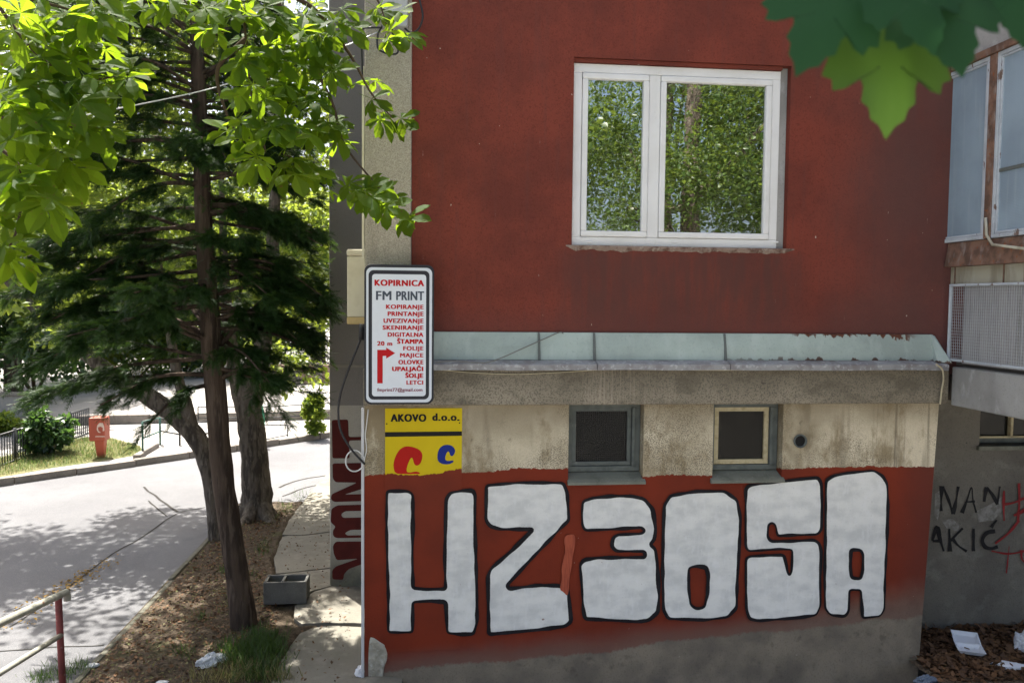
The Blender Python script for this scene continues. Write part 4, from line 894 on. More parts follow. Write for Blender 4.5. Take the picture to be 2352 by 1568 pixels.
# ------------------------------------------------------------------ yellow shop panel, half painted over
q0, q1 = on_y(884.5, 1000, YL), on_y(1061, 1000, YL); zt_, zb_ = zF(970, 937, YL), zF(970, 1493, YL)
PN = thing('sign_panel', ((q0.x + q1.x) / 2, YL, zb_), 'yellow metal shop panel with red and blue letters, half painted over', 'sign')
MB().box(q0.x, q1.x, YL - .0055, YL - .001, zb_, min(zt_, zb - .003)).build('panel', M_PANEL, PN)
yt = YL - .0068; mpn = mf(yt)
text_flat('lettering', 'AKOVO', (*zA(474, 1049), *zA(690, 1093)), mpn, M_YTXT, PN, .08)
text_flat('lettering', 'd.o.o.', (*zA(725, 1045), *zA(890, 1088)), mpn, M_YTXT, PN, .08)
fill_flat('black_bar', [[zA(441, 1157), zA(904, 1152), zA(904, 1179), zA(441, 1186)]], mpn, M_YTXT, PN)
fill_flat('red_letter', [shape([(652, 574), (637, 520), (643, 470), (668, 410), (700, 374), (740, 359), (790, 365), (842, 386), (867, 420), (863, 465), (846, 502), (820, 514), (800, 500), (790, 455), (778, 448), (764, 470), (744, 520), (740, 560), (765, 568), (812, 556), (842, 564), (850, 577), (800, 577), (720, 578)], zD, 1)], mpn, M_YRED, PN)
fill_flat('blue_letter', [shape([(1050, 347), (1092, 352), (1120, 380), (1123, 408), (1105, 436), (1085, 438), (1074, 400), (1060, 404), (1044, 440), (1045, 470), (1070, 476), (1110, 470), (1108, 486), (1070, 503), (1020, 500), (988, 480), (981, 440), (991, 390), (1015, 360)], zD, 1)], mpn, M_YBLUE, PN)
for p in ((586, 185), (1156, 178)):
    q = on_y(*zD(*p), YL - .0075); b = MB(); b.tube([(q.x, YL - .0055, q.z), (q.x, YL - .0085, q.z)], .006, 8); b.build('rivet', M_YTXT, PN)

# ------------------------------------------------------------------ boxes and cables on the corner
q0, q1 = on_y(797, 572, 7.15), on_y(834, 745, 7.15)
CB = thing('cable_box', ((q0.x + XL) / 2, 7.3, q1.z), 'narrow cream plastic cabinet on the side wall beside the light box', 'utility box')
hz = q0.z - q1.z
MB().box(q0.x, XL + .018, 7.15, 7.42, q1.z + hz * .10, q0.z - hz * .095).build('door', M_CREAM, CB, bevel=.008)
MB().box(q0.x - .006, XL + .018, 7.145, 7.42, q0.z - hz * .093, q0.z).build('lid', M_CREAM, CB, bevel=.02)
MB().box(q0.x - .002, XL + .018, 7.148, 7.42, q1.z, q1.z + hz * .098).build('base', M_TAN, CB, bevel=.01)
def cable(name, pts, rad, mat, label, seg=7, n_=8, cat='cable'):
    b = MB(); b.tube(smooth_path(pts, n_), rad, seg); o = b.build(name, mat, None, True); return tag(o, label, cat)
cc_ = lambda lst, Y: [on_y(px, py, Y + (e if e else 0)) for px, py, e in lst]
cable('hanging_cable', [on_y(833, 757, 6.62), on_y(826, 785, 6.60), on_y(800, 850, 6.60), on_y(782, 905, 6.60), on_y(777, 950, 6.60), on_y(784, 992, 6.60), on_y(806, 1030, 6.60), on_y(838, 1066, 6.62)], .009, M_CABLE, 'thick black cable looping down past the building corner')
b = MB(); b.tube([on_y(830, 772, 6.6) - Vector((0, 0, .03)), on_y(831, 752, 6.6) + Vector((.0, 0, .03))], .022, 10)
tag(b.build('cable_clamp', M_CABLE, None, True), 'small black clamp holding the looping cable at the corner', 'clamp')
ring_pts = [on_y(815 + 21 * math.cos(a), 1058 + 24 * math.sin(a), 6.63) + Vector((0, .012 * math.sin(2 * a), 0)) for a in np.linspace(0, 2 * math.pi * 1.05, 15)]
cable('cable_coil', ring_pts + [on_y(838, 1048, 6.63)], .006, M_WCABLE, 'white cable coiled in a ring at the corner', 7, 4)
cable('white_cable', [on_y(846, 940, YL - .008), on_y(842, 975, YL - .010), on_y(839, 1000, YL - .008), on_y(842, 1030, YL - .012), on_y(838, 1050, YL - .01)], .005, M_WCABLE, 'thin white cable running down the corner beside the yellow panel')
x_ = on_y(841, 1300, YL).x
t_ = MB().box(XL - .026, XL - .002, YL - .012, YL + .02, -.1, zF(840, 936, YL)).build('cable_trunking', M_TRUNK, None, bevel=.003)
tag(t_, 'white plastic cable trunking up the left corner of the graffiti wall', 'trunking')
t_ = MB().box(XL - .022, XL - .003, YP + .004, YP + .026, 3.56, 5.12).build('corner_conduit', M_CREAM, None, bevel=.003)
tag(t_, 'cream conduit running up the pilaster corner above the light box', 'conduit')
q0, q1 = on_y(878, -40, YP - .1), on_y(936, 62, YP - .1)
JB = MB().box(q0.x, q1.x, YP - .11, YP - .001, q1.z, q0.z).build('junction_box', M_GBOX, None, bevel=.01); tag(JB, 'grey junction box at the top of the concrete pilaster', 'junction box')
cable('supply_cable', [on_y(930, 66, 6.6), on_y(945, 76, 6.58), on_y(962, 66, 6.58), on_y(971, 40, 6.58), on_y(966, 10, 6.60), on_y(955, -30, 6.64)], .008, M_CABLE, 'black cable bending up from the junction box over the red wall')
cable('corner_cable', [on_y(875, 64, 6.60), on_y(850, 64, 6.58), on_y(834, 66, 6.58), on_y(829, 85, 6.60), on_y(831, 120, 6.62), on_y(833, 180, 6.645)], .008, M_CABLE, 'black cable bending round the left pilaster corner near the top')
cable('slack_cable', [on_y(878, 60, 6.62), on_y(868, 80, 6.60), on_y(868, 110, 6.58), on_y(885, 122, 6.58), on_y(910, 124, 6.60), on_y(914, 110, 6.60), on_y(905, 92, 6.61), on_y(900, 66, 6.62)], .008, M_CABLE, 'slack black cable loop hanging below the junction box')
cable('steel_wire', [on_y(872, 72, 6.62), on_y(800, 103, 6.55), on_y(640, 155, 6.45), on_y(480, 205, 6.35), on_y(270, 250, 6.2), on_y(40, 292, 6.05), on_y(-300, 340, 5.9)], .0045, M_STEEL, 'taut pale wire stretched from the pilaster across the trees')
cable('ledge_cable', [on_y(1000, 832, 6.50), on_y(1040, 829, 6.50), on_y(1110, 833, 6.50), on_y(1150, 822, 6.54), on_y(1200, 800, 6.60), on_y(1250, 778, 6.63), on_y(1285, 763, 6.66), on_y(1294, 766, 6.66)], .0045, plain('dull_grey_cable', (.16, .16, .15), .7), 'thin grey cable lying over the metal flashing')
cable('band_cable', [on_y(1000, 848, 6.57), on_y(1080, 855, 6.565), on_y(1180, 859, 6.565), on_y(1300, 854, 6.565), on_y(1400, 848, 6.565), on_y(1520, 848, 6.565), on_y(1650, 850, 6.565), on_y(1800, 847, 6.57), on_y(1900, 844, 6.575)], .004, M_YCABLE, 'thin cream cable sagging along the top of the concrete band')
cable('end_cable', [on_y(2150, 836, 6.50), on_y(2164, 848, 6.50), on_y(2167, 870, 6.53), on_y(2163, 895, 6.55), on_y(2159, 928, 6.56)], .008, M_YCABLE, 'cream cable end hanging at the inner corner of the band')

# ------------------------------------------------------------------ small things on the ground
q = on_z(650, 1397); CK = thing('cinder_block', (q.x - .04, q.y + .1, .05), 'grey hollow cinder block behind the slim conifer trunk', 'concrete block')
x0, y0 = q.x - .20, q.y + .0; L_, D_, Hh, t = .44, .25, .235, .03; b = MB(); z0 = .045
b.box(x0, x0 + L_, y0, y0 + t, z0, z0 + Hh); b.box(x0, x0 + L_, y0 + D_ - t, y0 + D_, z0, z0 + Hh)
for k in (0, (L_ - t) / 2 - .03, L_ - t): b.box(x0 + k, x0 + k + t, y0 + t, y0 + D_ - t, z0, z0 + Hh - .004)
b.box(x0 + t, x0 + L_ - t, y0 + t, y0 + D_ - t, z0 + .004, z0 + .03)
b.build('shell', M_CINDER, CK, bevel=.006)
def crumple(name, p, sx, sy, sz, rot, label, cat, mat=None, seed=0):
    bm = bmesh.new(); bmesh.ops.create_icosphere(bm, subdivisions=4, radius=1)
    V = []
    for v in bm.verts:
        d = v.co.normalized(); s = 1 + .38 * mnoise.noise(d * 1.6 + Vector((seed, 0, 0))) + .30 * abs(mnoise.noise(d * 3.8 + Vector((0, seed, 0)))) - .25 * abs(mnoise.noise(d * 7 + Vector((seed, seed, 3))))
        q_ = Vector((d.x * s * sx, d.y * s * sy, max(-.2, d.z * s) * sz)); ca, sa = math.cos(rot), math.sin(rot)
        V.append((p[0] + q_.x * ca - q_.y * sa, p[1] + q_.x * sa + q_.y * ca, p[2] + .18 * sz + q_.z))
    Fs = [[v.index for v in f.verts] for f in bm.faces]; bm.free()
    return tag(mesh_obj(name, V, Fs, mat or M_BAG, None, False), label, cat)
q = on_z(485, 1518, .04); crumple('plastic_bag', (q.x, q.y, .02), .13, .06, .07, R(35), 'crumpled white plastic bag on the dirt left of the grass tuft', 'plastic bag', seed=1)
q = on_z(206, 1522, .05); crumple('paper_scrap', (q.x + .02, q.y, .02), .05, .03, .02, .3, 'flat white paper scrap on the dirt by the kerb', 'litter', seed=4)
q = on_z(832, 1545, .06); crumple('crumpled_paper', (q.x, q.y, .055), .055, .05, .06, .8, 'small crumpled white paper at the foot of the wall corner', 'litter', seed=7)
q = on_z(372, 1564, .04); crumple('paper_scrap', (q.x, q.y, .03), .05, .03, .012, .1, 'pale paper scrap on the dirt at the bottom edge of the photo', 'litter', seed=9)
q = on_z(2348, 1480, .05); crumple('plastic_bag', (q.x + .03, q.y + .0, .02), .12, .1, .13, .8, 'white and blue plastic bag at the foot of the niche wall', 'plastic bag', M_FOAM, 11)
q = on_z(2345, 1547, .02); crumple('plastic_sheet', (q.x + .02, q.y + .12, .02), .16, .07, .03, -.4, 'flattened clear plastic sheet on dead leaves at the right edge', 'litter', M_FOAM, 13)
q = on_z(2130, 1564, .02); crumple('plastic_wrapper', (q.x - .02, q.y, .02), .1, .04, .04, .1, 'grey blue plastic wrapper at the foot of the right wall end', 'litter', plain('grey_wrapper', (.12, .15, .20), .4), 15)
# foam takeout box lying open
q = on_z(2222, 1487, .05); FB = thing('takeout_box', (q.x, q.y, .03), 'open white foam takeout box lying on dead leaves', 'food box')
def tray(a, lid):
    b = MB(); ca, sa = math.cos(a), math.sin(a); w_, d_, h_ = .115, .10, .035
    def T(x, y, z): 
        y2, z2 = (y, z) if not lid else (-y * math.cos(R(28)) - .0, y * math.sin(R(28)) * .5 + z)
        return Vector((q.x + x * ca - y2 * sa, q.y + x * sa + y2 * ca, .06 + z2))
    o_r = [(-w_, 0), (w_, 0), (w_, 2 * d_), (-w_, 2 * d_)]; i_r = [(-w_ + .012, .012), (w_ - .012, .012), (w_ - .012, 2 * d_ - .012), (-w_ + .012, 2 * d_ - .012)]; bt = [(-w_ + .03, .03), (w_ - .03, .03), (w_ - .03, 2 * d_ - .03), (-w_ + .03, 2 * d_ - .03)]
    V = [T(x, y, h_) for x, y in o_r] + [T(x, y, h_) for x, y in i_r] + [T(x, y, .004) for x, y in bt] + [T(x, y, -.004) for x, y in bt]
    Fs = []
    for k in range(4): j = (k + 1) % 4; Fs += [[k, j, 4 + j, 4 + k], [4 + k, 4 + j, 8 + j, 8 + k], [j, k, 12 + k, 12 + j]]
    Fs += [[8, 9, 10, 11], [15, 14, 13, 12]]; b.add(V, Fs)
    return b
tray(R(155), False).build('tray', M_FOAM, FB, bevel=.003); tray(R(155), True).build('lid', M_FOAM, FB, bevel=.003)

# ------------------------------------------------------------------ stair handrail at the lower left
Yr = 6.62; base = on_z(146, 1602)
HR = thing('handrail', (base.x, base.y, 0), 'worn pipe handrail with dark red post at the lower left', 'handrail')
topp = on_y(134, 1372, base.y); V0 = Vector((base.x, base.y, -.1))
b = MB(); b.tube([V0, V0.lerp(topp, .5), topp], .026, 12); b.build('post', M_RAILP, HR, True)
dv = (ray(752, 1079)).normalized()                     # the rails run down away from the camera along this direction
pe = on_y(146, 1362, base.y) + Vector((0, 0, .0))
b = MB(); b.tube(smooth_path([pe - dv * 2.6, pe - dv * 1.2, pe - dv * .05, pe + dv * .05, pe + dv * .085 + Vector((0, 0, -.025)), pe + dv * .09 + Vector((0, 0, -.07))], 4), .028, 12); b.build('rail', M_RAILG, HR, True)
pm = on_y(140, 1458, base.y)
b = MB(); b.tube([pm - dv * 2.6, pm - dv * 1.3, pm], .021, 10); b.build('rail', M_RAILG, HR, True)
b = MB(); p2 = pe - dv * 2.2; b.tube([Vector((p2.x, p2.y, H(p2.x, p2.y) - .05)), p2], .026, 10); b.build('post', M_RAILP, HR, True)

# ------------------------------------------------------------------ things across the road
zp = .11
q = on_z(232, 1050, zp); mm = mpx(q)
BN = thing('litter_bin', (q.x, q.y, zp), 'red metal litter bin on a post across the road', 'litter bin')
bx = lambda px, py: on_y(px, py, q.y)
a0, a1 = bx(210, 957), bx(247, 1010); b = MB(); b.box(a0.x, a1.x, q.y - .14, q.y + .14, a1.z, a0.z); b.build('box', M_BINRED, BN, bevel=.02)
a2, a3 = bx(221, 1011), bx(243, 1050); b = MB(); b.hexa([(a2.x + .03, q.y - .05, zp - .02), (a3.x - .02, q.y - .05, zp - .02), (a3.x - .02, q.y + .05, zp - .02), (a2.x + .03, q.y + .05, zp - .02), (a2.x, q.y - .09, a1.z - .001), (a3.x, q.y - .09, a1.z - .001), (a3.x, q.y + .09, a1.z - .001), (a2.x, q.y + .09, a1.z - .001)]); b.build('post', M_BINRED, BN, bevel=.01)
mb_ = lambda x, y: on_y(x, y, q.y - .1435)
fill_flat('emblem', [[(223, 977), (228, 971), (236, 971), (239, 978), (240, 988), (236, 990), (236, 982), (231, 979), (225, 981), (226, 989), (232, 993), (226, 993), (222, 986)]], mb_, M_BINW, BN)
fill_flat('caption', [[(219, 1001), (241, 1001), (241, 1003), (219, 1003)]], mb_, M_BINW, BN)
def rail_run(name, posts, tops, label, cat, mat, rails=(1.0, .5), rad=.022, wall=None):
    root = thing(name, (posts[0][0], posts[0][1], posts[0][2]), label, cat)
    for p, t in zip(posts, tops): b = MB(); b.tube([Vector(p) - Vector((0, 0, .06)), Vector(t)], rad, 8); b.build('post', mat, root, True)
    for f in rails:
        P = [Vector(p).lerp(Vector(t), f) for p, t in zip(posts, tops)]
        for a, c in zip(P, P[1:]): b = MB(); b.tube([a, c], rad * .8, 8); b.build('rail', mat, root, True)
    return root
def up_to(p, px_h): return Vector((p.x, p.y, p.z + px_h * mpx(p)))
P = [on_z(328, 1044, zp), on_z(368, 1021, zp)]; rail_run('stair_railing', P, [up_to(P[0], 76), up_to(P[1], 62)], 'dark green railing beside the small ramp across the road', 'railing', M_GREENM)
P = [on_z(368, 1019, zp), on_z(413, 1022, zp), on_z(486, 1022, zp)]; rail_run('ramp_railing', P, [up_to(P[0], 60), up_to(P[1], 50), up_to(P[2], 55)], 'dark railing behind the leaning trunk across the road', 'railing', M_BLACKM)
P = [on_z(607, 1013, zp), on_z(661, 1001, zp)]; rail_run('hoop_railing', P, [up_to(P[0], 38), up_to(P[1], 25)], 'low thin hoop railing right of the turquoise post', 'railing', M_BLACKM, (1.0, .1), .016)
P = [on_z(455, 962, .3), on_z(590, 962, .3), on_z(613, 962, .3), on_z(692, 957, .3), on_z(790, 952, .3)]; FR = rail_run('yard_railing', P, [up_to(p, 28) for p in P], 'long thin black railing in front of the bright yard', 'railing', M_BLACKM, (1.0, .45, .1), .016)
# turquoise post with a pointed board
q = on_z(603, 1016, zp); TQ = thing('painted_post', (q.x, q.y, zp), 'slim turquoise painted board beside the thick trunk', 'post')
pts = [(598, 965), (600, 945), (603, 930), (606, 945), (608, 968), (607, 1000), (602, 1002), (599, 985)]; Pf = [on_y(x, y, q.y) for x, y in pts]; m = len(Pf)
mesh_obj('board', [(p.x, q.y - .02, p.z) for p in Pf] + [(p.x, q.y + .02, p.z) for p in Pf], [list(range(m)), list(range(m, 2 * m))[::-1]] + [[i, m + i, m + (i + 1) % m, (i + 1) % m] for i in range(m)], M_TURQ, TQ)
b = MB(); t_ = on_y(604, 1000, q.y); b.tube([(t_.x, q.y, zp - .05), (t_.x, q.y, t_.z + .1)], .03, 8); b.build('foot', M_TWIG, TQ, True)
# low retaining edge of the yard, ramp kerb, far wall with piers
a, c = Vector(g(-150, 985, .1)), Vector(g(800, 962, .1))
kerb_ = kerb('yard_edge', a, c, .22, .32, 1.6, M_KERB)
dd = (c - a).normalized(); nn = Vector((-dd.y, dd.x))
sheet('yard', [tuple(a + nn * .2 - dd * 20), tuple(c + nn * .2 + dd * 20), tuple(c + nn * 60 + dd * 20), tuple(a + nn * 60 - dd * 20)], .26, M_PAVE)
a, c = g(322, 1052, .12), g(366, 1025, .12); kerb('ramp_kerb', a, c, .14, .2, 1.6, M_KERB)
FW = thing('yard_wall', (on_z(715, 882, .26).x, on_z(715, 882, .26).y, .26), 'low brown wall with piers at the far side of the yard', 'wall')
wy = on_z(715, 882, .26).y; wa, wb = on_y(560, 880, wy).x, on_y(830, 880, wy).x; wzt = on_y(715, 838, wy).z
MB().box(wa, wb, wy, wy + .25, .2, wzt).build('panel', M_FARWALL, FW)
for px in (575, 622, 680, 731, 780): xx = on_y(px, 860, wy).x; MB().box(xx - .14, xx + .14, wy - .08, wy + .3, .2, wzt + .05).build('pier', M_KERB, FW, bevel=.02)
# iron fence by the descending steps at the far left
p0, p1 = on_z(-40, 1092, .05), on_z(205, 1000, .12); IF = thing('iron_fence', (p0.x, p0.y, .05), 'black iron bar fence by the lawn at the far left', 'fence')
n_ = 46; b = MB()
for i in range(n_ + 1):
    p = p0.lerp(p1, i / n_); h_ = .62
    if i % 12 == 0: bb = MB(); bb.tube([p - Vector((0, 0, .1)), p + Vector((0, 0, h_ + .05))], .03, 8); bb.build('post', M_BLACKM, IF, True)
    else: b.tube([p + Vector((0, 0, .06)), p + Vector((0, 0, h_))], .011, 5)
tag(b.build('bars', M_BLACKM, IF, True), kind='stuff')
for hh_ in (.06, h_): bb = MB(); bb.tube([p0 + Vector((0, 0, hh_)), p1 + Vector((0, 0, hh_))], .02, 6); bb.build('rail', M_BLACKM, IF, True)
q = on_z(20, 985, .1); PW = thing('pale_wall', (q.x, q.y + .6, .1), 'pale rendered garden wall behind the shrub at the far left', 'wall')
MB().box(q.x - 9, on_z(62, 985, .1).x, q.y + .6, q.y + .9, 0, .8).build('panel', M_PAVE, PW, bevel=.02); MB().box(q.x - 9, on_z(62, 985, .1).x + .05, q.y + .55, q.y + .95, .802, .87).build('capping', M_KERB, PW, bevel=.02)

# ------------------------------------------------------------------ foliage shapes
def leaflet(L, wd, droop=.25, fold=.18):
    """one obovate leaflet along +x: 3 stations with a folded midrib"""
    st_ = [(0, 0), (.30, .42), (.62, 1.0), (.84, .82), (1.0, 0)]; V = [(0, 0, 0)]; T = []
    for s, k in st_[1:-1]:
        z = -droop * L * s * s; w_ = wd * k * .5
        V += [(s * L, -w_, z + fold * w_), (s * L, 0, z), (s * L, w_, z + fold * w_)]
    V.append((L, 0, -droop * L)); t = len(V) - 1
    T += [[0, 1, 2], [0, 2, 3]]
    for i in (0, 1):
        a = 1 + 3 * i; T += [[a, a + 3, a + 4], [a, a + 4, a + 1], [a + 1, a + 4, a + 5], [a + 1, a + 5, a + 2]]
    a = 7; T += [[a, t, a + 1], [a + 1, t, a + 2]]
    return V, T
def palmate(seed, n_=5, L=.15):
    rg = random.Random(seed); V = []; T = []
    angs = {5: (-105, -55, 0, 55, 105), 6: (-125, -75, -25, 25, 75, 125)}[n_]
    # petiole
    V += [(-L * .75, -.0016, .02), (-L * .75, .0016, .02), (0, .0016, 0), (0, -.0016, 0)]; T += [[0, 1, 2], [0, 2, 3]]
    for a in angs:
        l = L * (1.0 if abs(a) < 40 else .86 if abs(a) < 90 else .62) * rg.uniform(.9, 1.1)
        v, t = leaflet(l, l * .46, rg.uniform(.12, .5), rg.uniform(.05, .35)); ca, sa = math.cos(R(a)), math.sin(R(a)); b0 = len(V)
        tilt = rg.uniform(-.2, .1)
        V += [(x * ca - y * sa, x * sa + y * ca, z + tilt * x) for x, y, z in v]; T += [[i + b0 for i in f] for f in t]
    return V, T
PAL = [palmate(s, 5 if s % 3 else 6) for s in range(6)]
LEAF = ([(0, 0, 0), (.5, -.32, .06), (1, 0, -.08), (.5, .32, .06)], [[0, 1, 2], [0, 2, 3]])
def frond():
    """flat drooping conifer spray along +x, length 1"""
    V = []; T = []; rg = random.Random(3)
    def bar(p, q, w_):
        b0 = len(V); d = Vector(q) - Vector(p); nn = Vector((-d.y, d.x, 0)).normalized() * w_
        V.extend([tuple(Vector(p) - nn), tuple(Vector(p) + nn), tuple(Vector(q))]); T.append([b0, b0 + 1, b0 + 2])
    bar((0, 0, 0), (1, 0, -.30), .018)
    for i in range(9):
        s = .10 + .85 * i / 9; l = .46 * (1 - s * .72) * rg.uniform(.8, 1.15); z = -.30 * s * s
        for sg in (-1, 1):
            a = R(rg.uniform(32, 52)); bar((s, 0, z), (s + l * math.cos(a), sg * l * math.sin(a), z - .12 * l - .05 + rg.uniform(-.10, .10)), .022)
    return V, T
FR_V, FR_T = frond()

def tube_tree(root, limbs, mat, name='limb', seg=10, rough=.10):
    for pts, rad, nm in limbs:
        P = smooth_path(pts, 7); rr = lerp_list(rad, len(P)); b = MB(); b.tube(P, rr, seg if nm != 'trunk' else 20, rough); b.build(nm, mat, root, True)
def crown_leaves(centers, radii, n_leaf, size, mat, root, name='crown', proto=LEAF, squash=.8, droop=.3, jit=.9):
    """leaf-sized faces in uneven clumps; centers/radii of the clumps"""
    C = np.array([tuple(c) for c in centers]); Rr = np.array(radii); wgt = Rr ** 2 / (Rr ** 2).sum()
    idx = RNG.choice(len(C), n_leaf, p=wgt)
    D = RNG.normal(size=(n_leaf, 3)); D /= np.linalg.norm(D, axis=1)[:, None]; rad = RNG.random(n_leaf) ** .55
    P = C[idx] + D * (rad * Rr[idx])[:, None] * np.array([1, 1, squash])
    out = D + RNG.normal(size=(n_leaf, 3)) * .7; out[:, 2] -= droop
    Rm = frames(n_leaf, 1.0, jit, out)
    S = size * (.6 + .8 * RNG.random(n_leaf))
    return tag(scatter(name, proto[0], proto[1], P, Rm, S, mat, root), kind='stuff')
def clumps(c, rx, ry, rz, n_, r0_, r1_, shell=.45):
    out = []; rr = []
    for _ in range(n_):
        d = Vector((random.gauss(0, 1), random.gauss(0, 1), random.gauss(0, 1))).normalized() * (random.uniform(shell, 1) ** .8)
        out.append((c[0] + d.x * rx, c[1] + d.y * ry, c[2] + d.z * rz)); rr.append(random.uniform(r0_, r1_))
    return out, rr
def broad_tree(name, base, h, r, n_leaf, size, mat, label, group=None, trunk_r=.2, cl=26, lean=(0, 0), cz=.62, bark=None):
    base = Vector(base); T = thing(name, base, label, 'tree', group); top = base + Vector((lean[0], lean[1], h * .8))
    cen = base + Vector((lean[0] * .8, lean[1] * .8, h * cz))
    C, Rr = clumps(cen, r * .85, r * .85, h * .36, cl, r * .26, r * .5)
    limbs = [([base - Vector((0, 0, .2)), base.lerp(top, .3), base.lerp(top, .62), top], [trunk_r * 1.25, trunk_r, trunk_r * .7, trunk_r * .2], 'trunk')]
    for k in range(6):
        c = Vector(C[k]); s = base.lerp(top, random.uniform(.3, .6)); limbs.append(([s, s.lerp(c, .5) + Vector((0, 0, -.15)), c], [trunk_r * .42, trunk_r * .26, trunk_r * .1], 'limb'))
    tube_tree(T, limbs, bark or M_BARKD); crown_leaves(C, Rr, n_leaf, size, mat, T)
    return T

# ------------------------------------------------------------------ the conifer in front
q = on_z(560, 1440); Yc = q.y
CT = thing('conifer_tree', (q.x, q.y, 0), 'slim dark conifer with drooping flat sprays, nearest trunk on the dirt strip', 'tree')
tp = [(564, 1470, 70), (560, 1430, 60), (546, 1330, 52), (530, 1220, 50), (512, 1100, 47), (495, 900, 45), (480, 700, 42), (468, 500, 36), (460, 300, 32), (452, 100, 28), (445, -150, 22), (440, -420, 12)]
P = [on_y(a, b_, Yc) for a, b_, _ in tp]; mcon = mpx(P[1]); rad = [w_ * .5 * mcon for *_, w_ in tp]
PS = smooth_path(P, 6); b = MB(); b.tube(PS, lerp_list(rad, len(PS)), 22, .09); b.build('trunk', M_BARKC, CT, True)
def trunk_at(z):
    for a, c in zip(PS, PS[1:]):
        if a.z <= z <= c.z: return a.lerp(c, (z - a.z) / (c.z - a.z + 1e-9))
    return PS[-1]
FP = []; FD = []; FS_ = []
rg = random.Random(21); bcount = 0
zlev = np.concatenate([np.linspace(2.5, 5.7, 88), np.linspace(5.75, 8.2, 30)])
fixed = {}
for i, z in enumerate(zlev):
    az = rg.uniform(0, 2 * math.pi) if i % 4 else rg.choice([math.pi, math.pi * .92, math.pi * 1.1, .15, -.2])
    s = trunk_at(z); hfrac = (z - 2.0) / 6.4
    ln = (1.95 if math.cos(az) < 0 else 1.30) * (1 - .42 * max(0, hfrac)) * rg.uniform(.75, 1.1)
    if z < 2.6: ln *= .9
    if math.sin(az) < -.3: ln *= .82
    d = Vector((math.cos(az), math.sin(az), 0)); e = s + d * ln + Vector((0, 0, rg.uniform(-.25, .30) * ln)); m_ = s.lerp(e, .5) + Vector((0, 0, rg.uniform(-.10, .16)))
    path_ = smooth_path([s, m_, e + Vector((0, 0, -.12))], 7); b = MB(); b.tube(path_, lerp_list([.015 + .009 * (1 - hfrac), .004], len(path_)), 6); b.build('branch', M_BARKC, CT, True)
    nf = int(400 * ln); sub_ = [(rg.uniform(.2, 1.0), rg.choice([-1, 1]), rg.uniform(.12, .42)) for _ in range(int(9 * ln) + 3)]
    for k in range(nf):
        t, sg_, sl_ = rg.choice(sub_); t = min(1, max(.1, t + rg.gauss(0, .012))); j = min(int(t * (len(path_) - 1)), len(path_) - 2); p = path_[j].lerp(path_[j + 1], t * (len(path_) - 1) - j)
        sd = Vector((-d.y, d.x, 0)) * sg_; off = rg.random() * sl_ * (1.15 - t * .5)
        p = p + (sd * .8 + d * .6) * off + Vector((0, 0, -off * off * .8 + rg.gauss(0, .022)))
        dr = (d * rg.uniform(.3, 1.0) + sd * rg.uniform(.1, .9) + Vector((0, 0, rg.uniform(-.95, .12))))
        FP.append(tuple(p)); FD.append(tuple(dr.normalized())); FS_.append(rg.uniform(.07, .15))
# short leafy twigs close to the trunk
for k in range(700):
    z = rg.uniform(3.1, 6.5); s = trunk_at(z); a = rg.uniform(0, 6.283); d = Vector((math.cos(a), math.sin(a), 0)); p = s + d * rg.uniform(.06, .5) + Vector((0, 0, rg.uniform(-.1, .1)))
    FP.append(tuple(p)); FD.append(tuple((d + Vector((rg.gauss(0, .4), rg.gauss(0, .4), rg.uniform(-1, .1)))).normalized())); FS_.append(rg.uniform(.1, .19))
# the long left boughs that hang towards the camera
for (x0, y0, x1, y1, dy) in ((478, 640, 60, 760, -.5), (480, 700, 120, 820, -.7), (490, 820, 30, 930, .2), (492, 860, 230, 930, -.2), (470, 560, 20, 600, .1), (500, 800, 700, 640, .3), (470, 470, 700, 560, .2), (480, 600, 740, 690, .1), (500, 880, 330, 985, -.1), (505, 870, 640, 870, -.3), (470, 330, 130, 380, -.2), (466, 250, 160, 220, .3), (470, 300, 700, 330, .2), (464, 180, 680, 120, .2), (460, 130, 250, 60, .2), (480, 540, 130, 680, -.4), (480, 740, 60, 840, -.3), (490, 760, 620, 930, .5), (470, 420, 220, 500, -.6)):
    s = on_y(x0, y0, Yc); e = on_y(x1, y1, Yc + dy); m_ = s.lerp(e, .5) + Vector((0, 0, .12)); path_ = smooth_path([s, m_, e], 9); d = (e - s).normalized(); ln = (e - s).length
    b = MB(); b.tube(path_, lerp_list([.026, .007], len(path_)), 6); b.build('branch', M_BARKC, CT, True)
    sub_ = [(rg.uniform(.2, 1.0) ** .8, rg.choice([-1, 1]), rg.uniform(.1, .36)) for _ in range(int(11 * ln) + 3)]
    for k in range(int(360 * ln)):
        t, sg_, sl_ = rg.choice(sub_); t = min(1, max(.1, t + rg.gauss(0, .012))); j = min(int(t * (len(path_) - 1)), len(path_) - 2); p = path_[j].lerp(path_[j + 1], t * (len(path_) - 1) - j)
        sd = Vector((-d.y, d.x, 0)).normalized() * sg_; off = rg.random() * sl_
        p = p + (sd * .8 + d * .5) * off + Vector((0, 0, -off * off * 1.6 + rg.gauss(0, .02)))
        dr = (d * rg.uniform(.2, 1.0) + sd * rg.uniform(.0, .8) + Vector((0, 0, rg.uniform(-1.1, .0))))
        FP.append(tuple(p)); FD.append(tuple(dr.normalized())); FS_.append(rg.uniform(.08, .16))
N_ = len(FP); print('FRONDS', N_)
tag(scatter('sprays', FR_V, FR_T, np.array(FP), frames(N_, 1.0, .55, np.array(FD)), np.array(FS_), L_CONI, CT), kind='stuff')

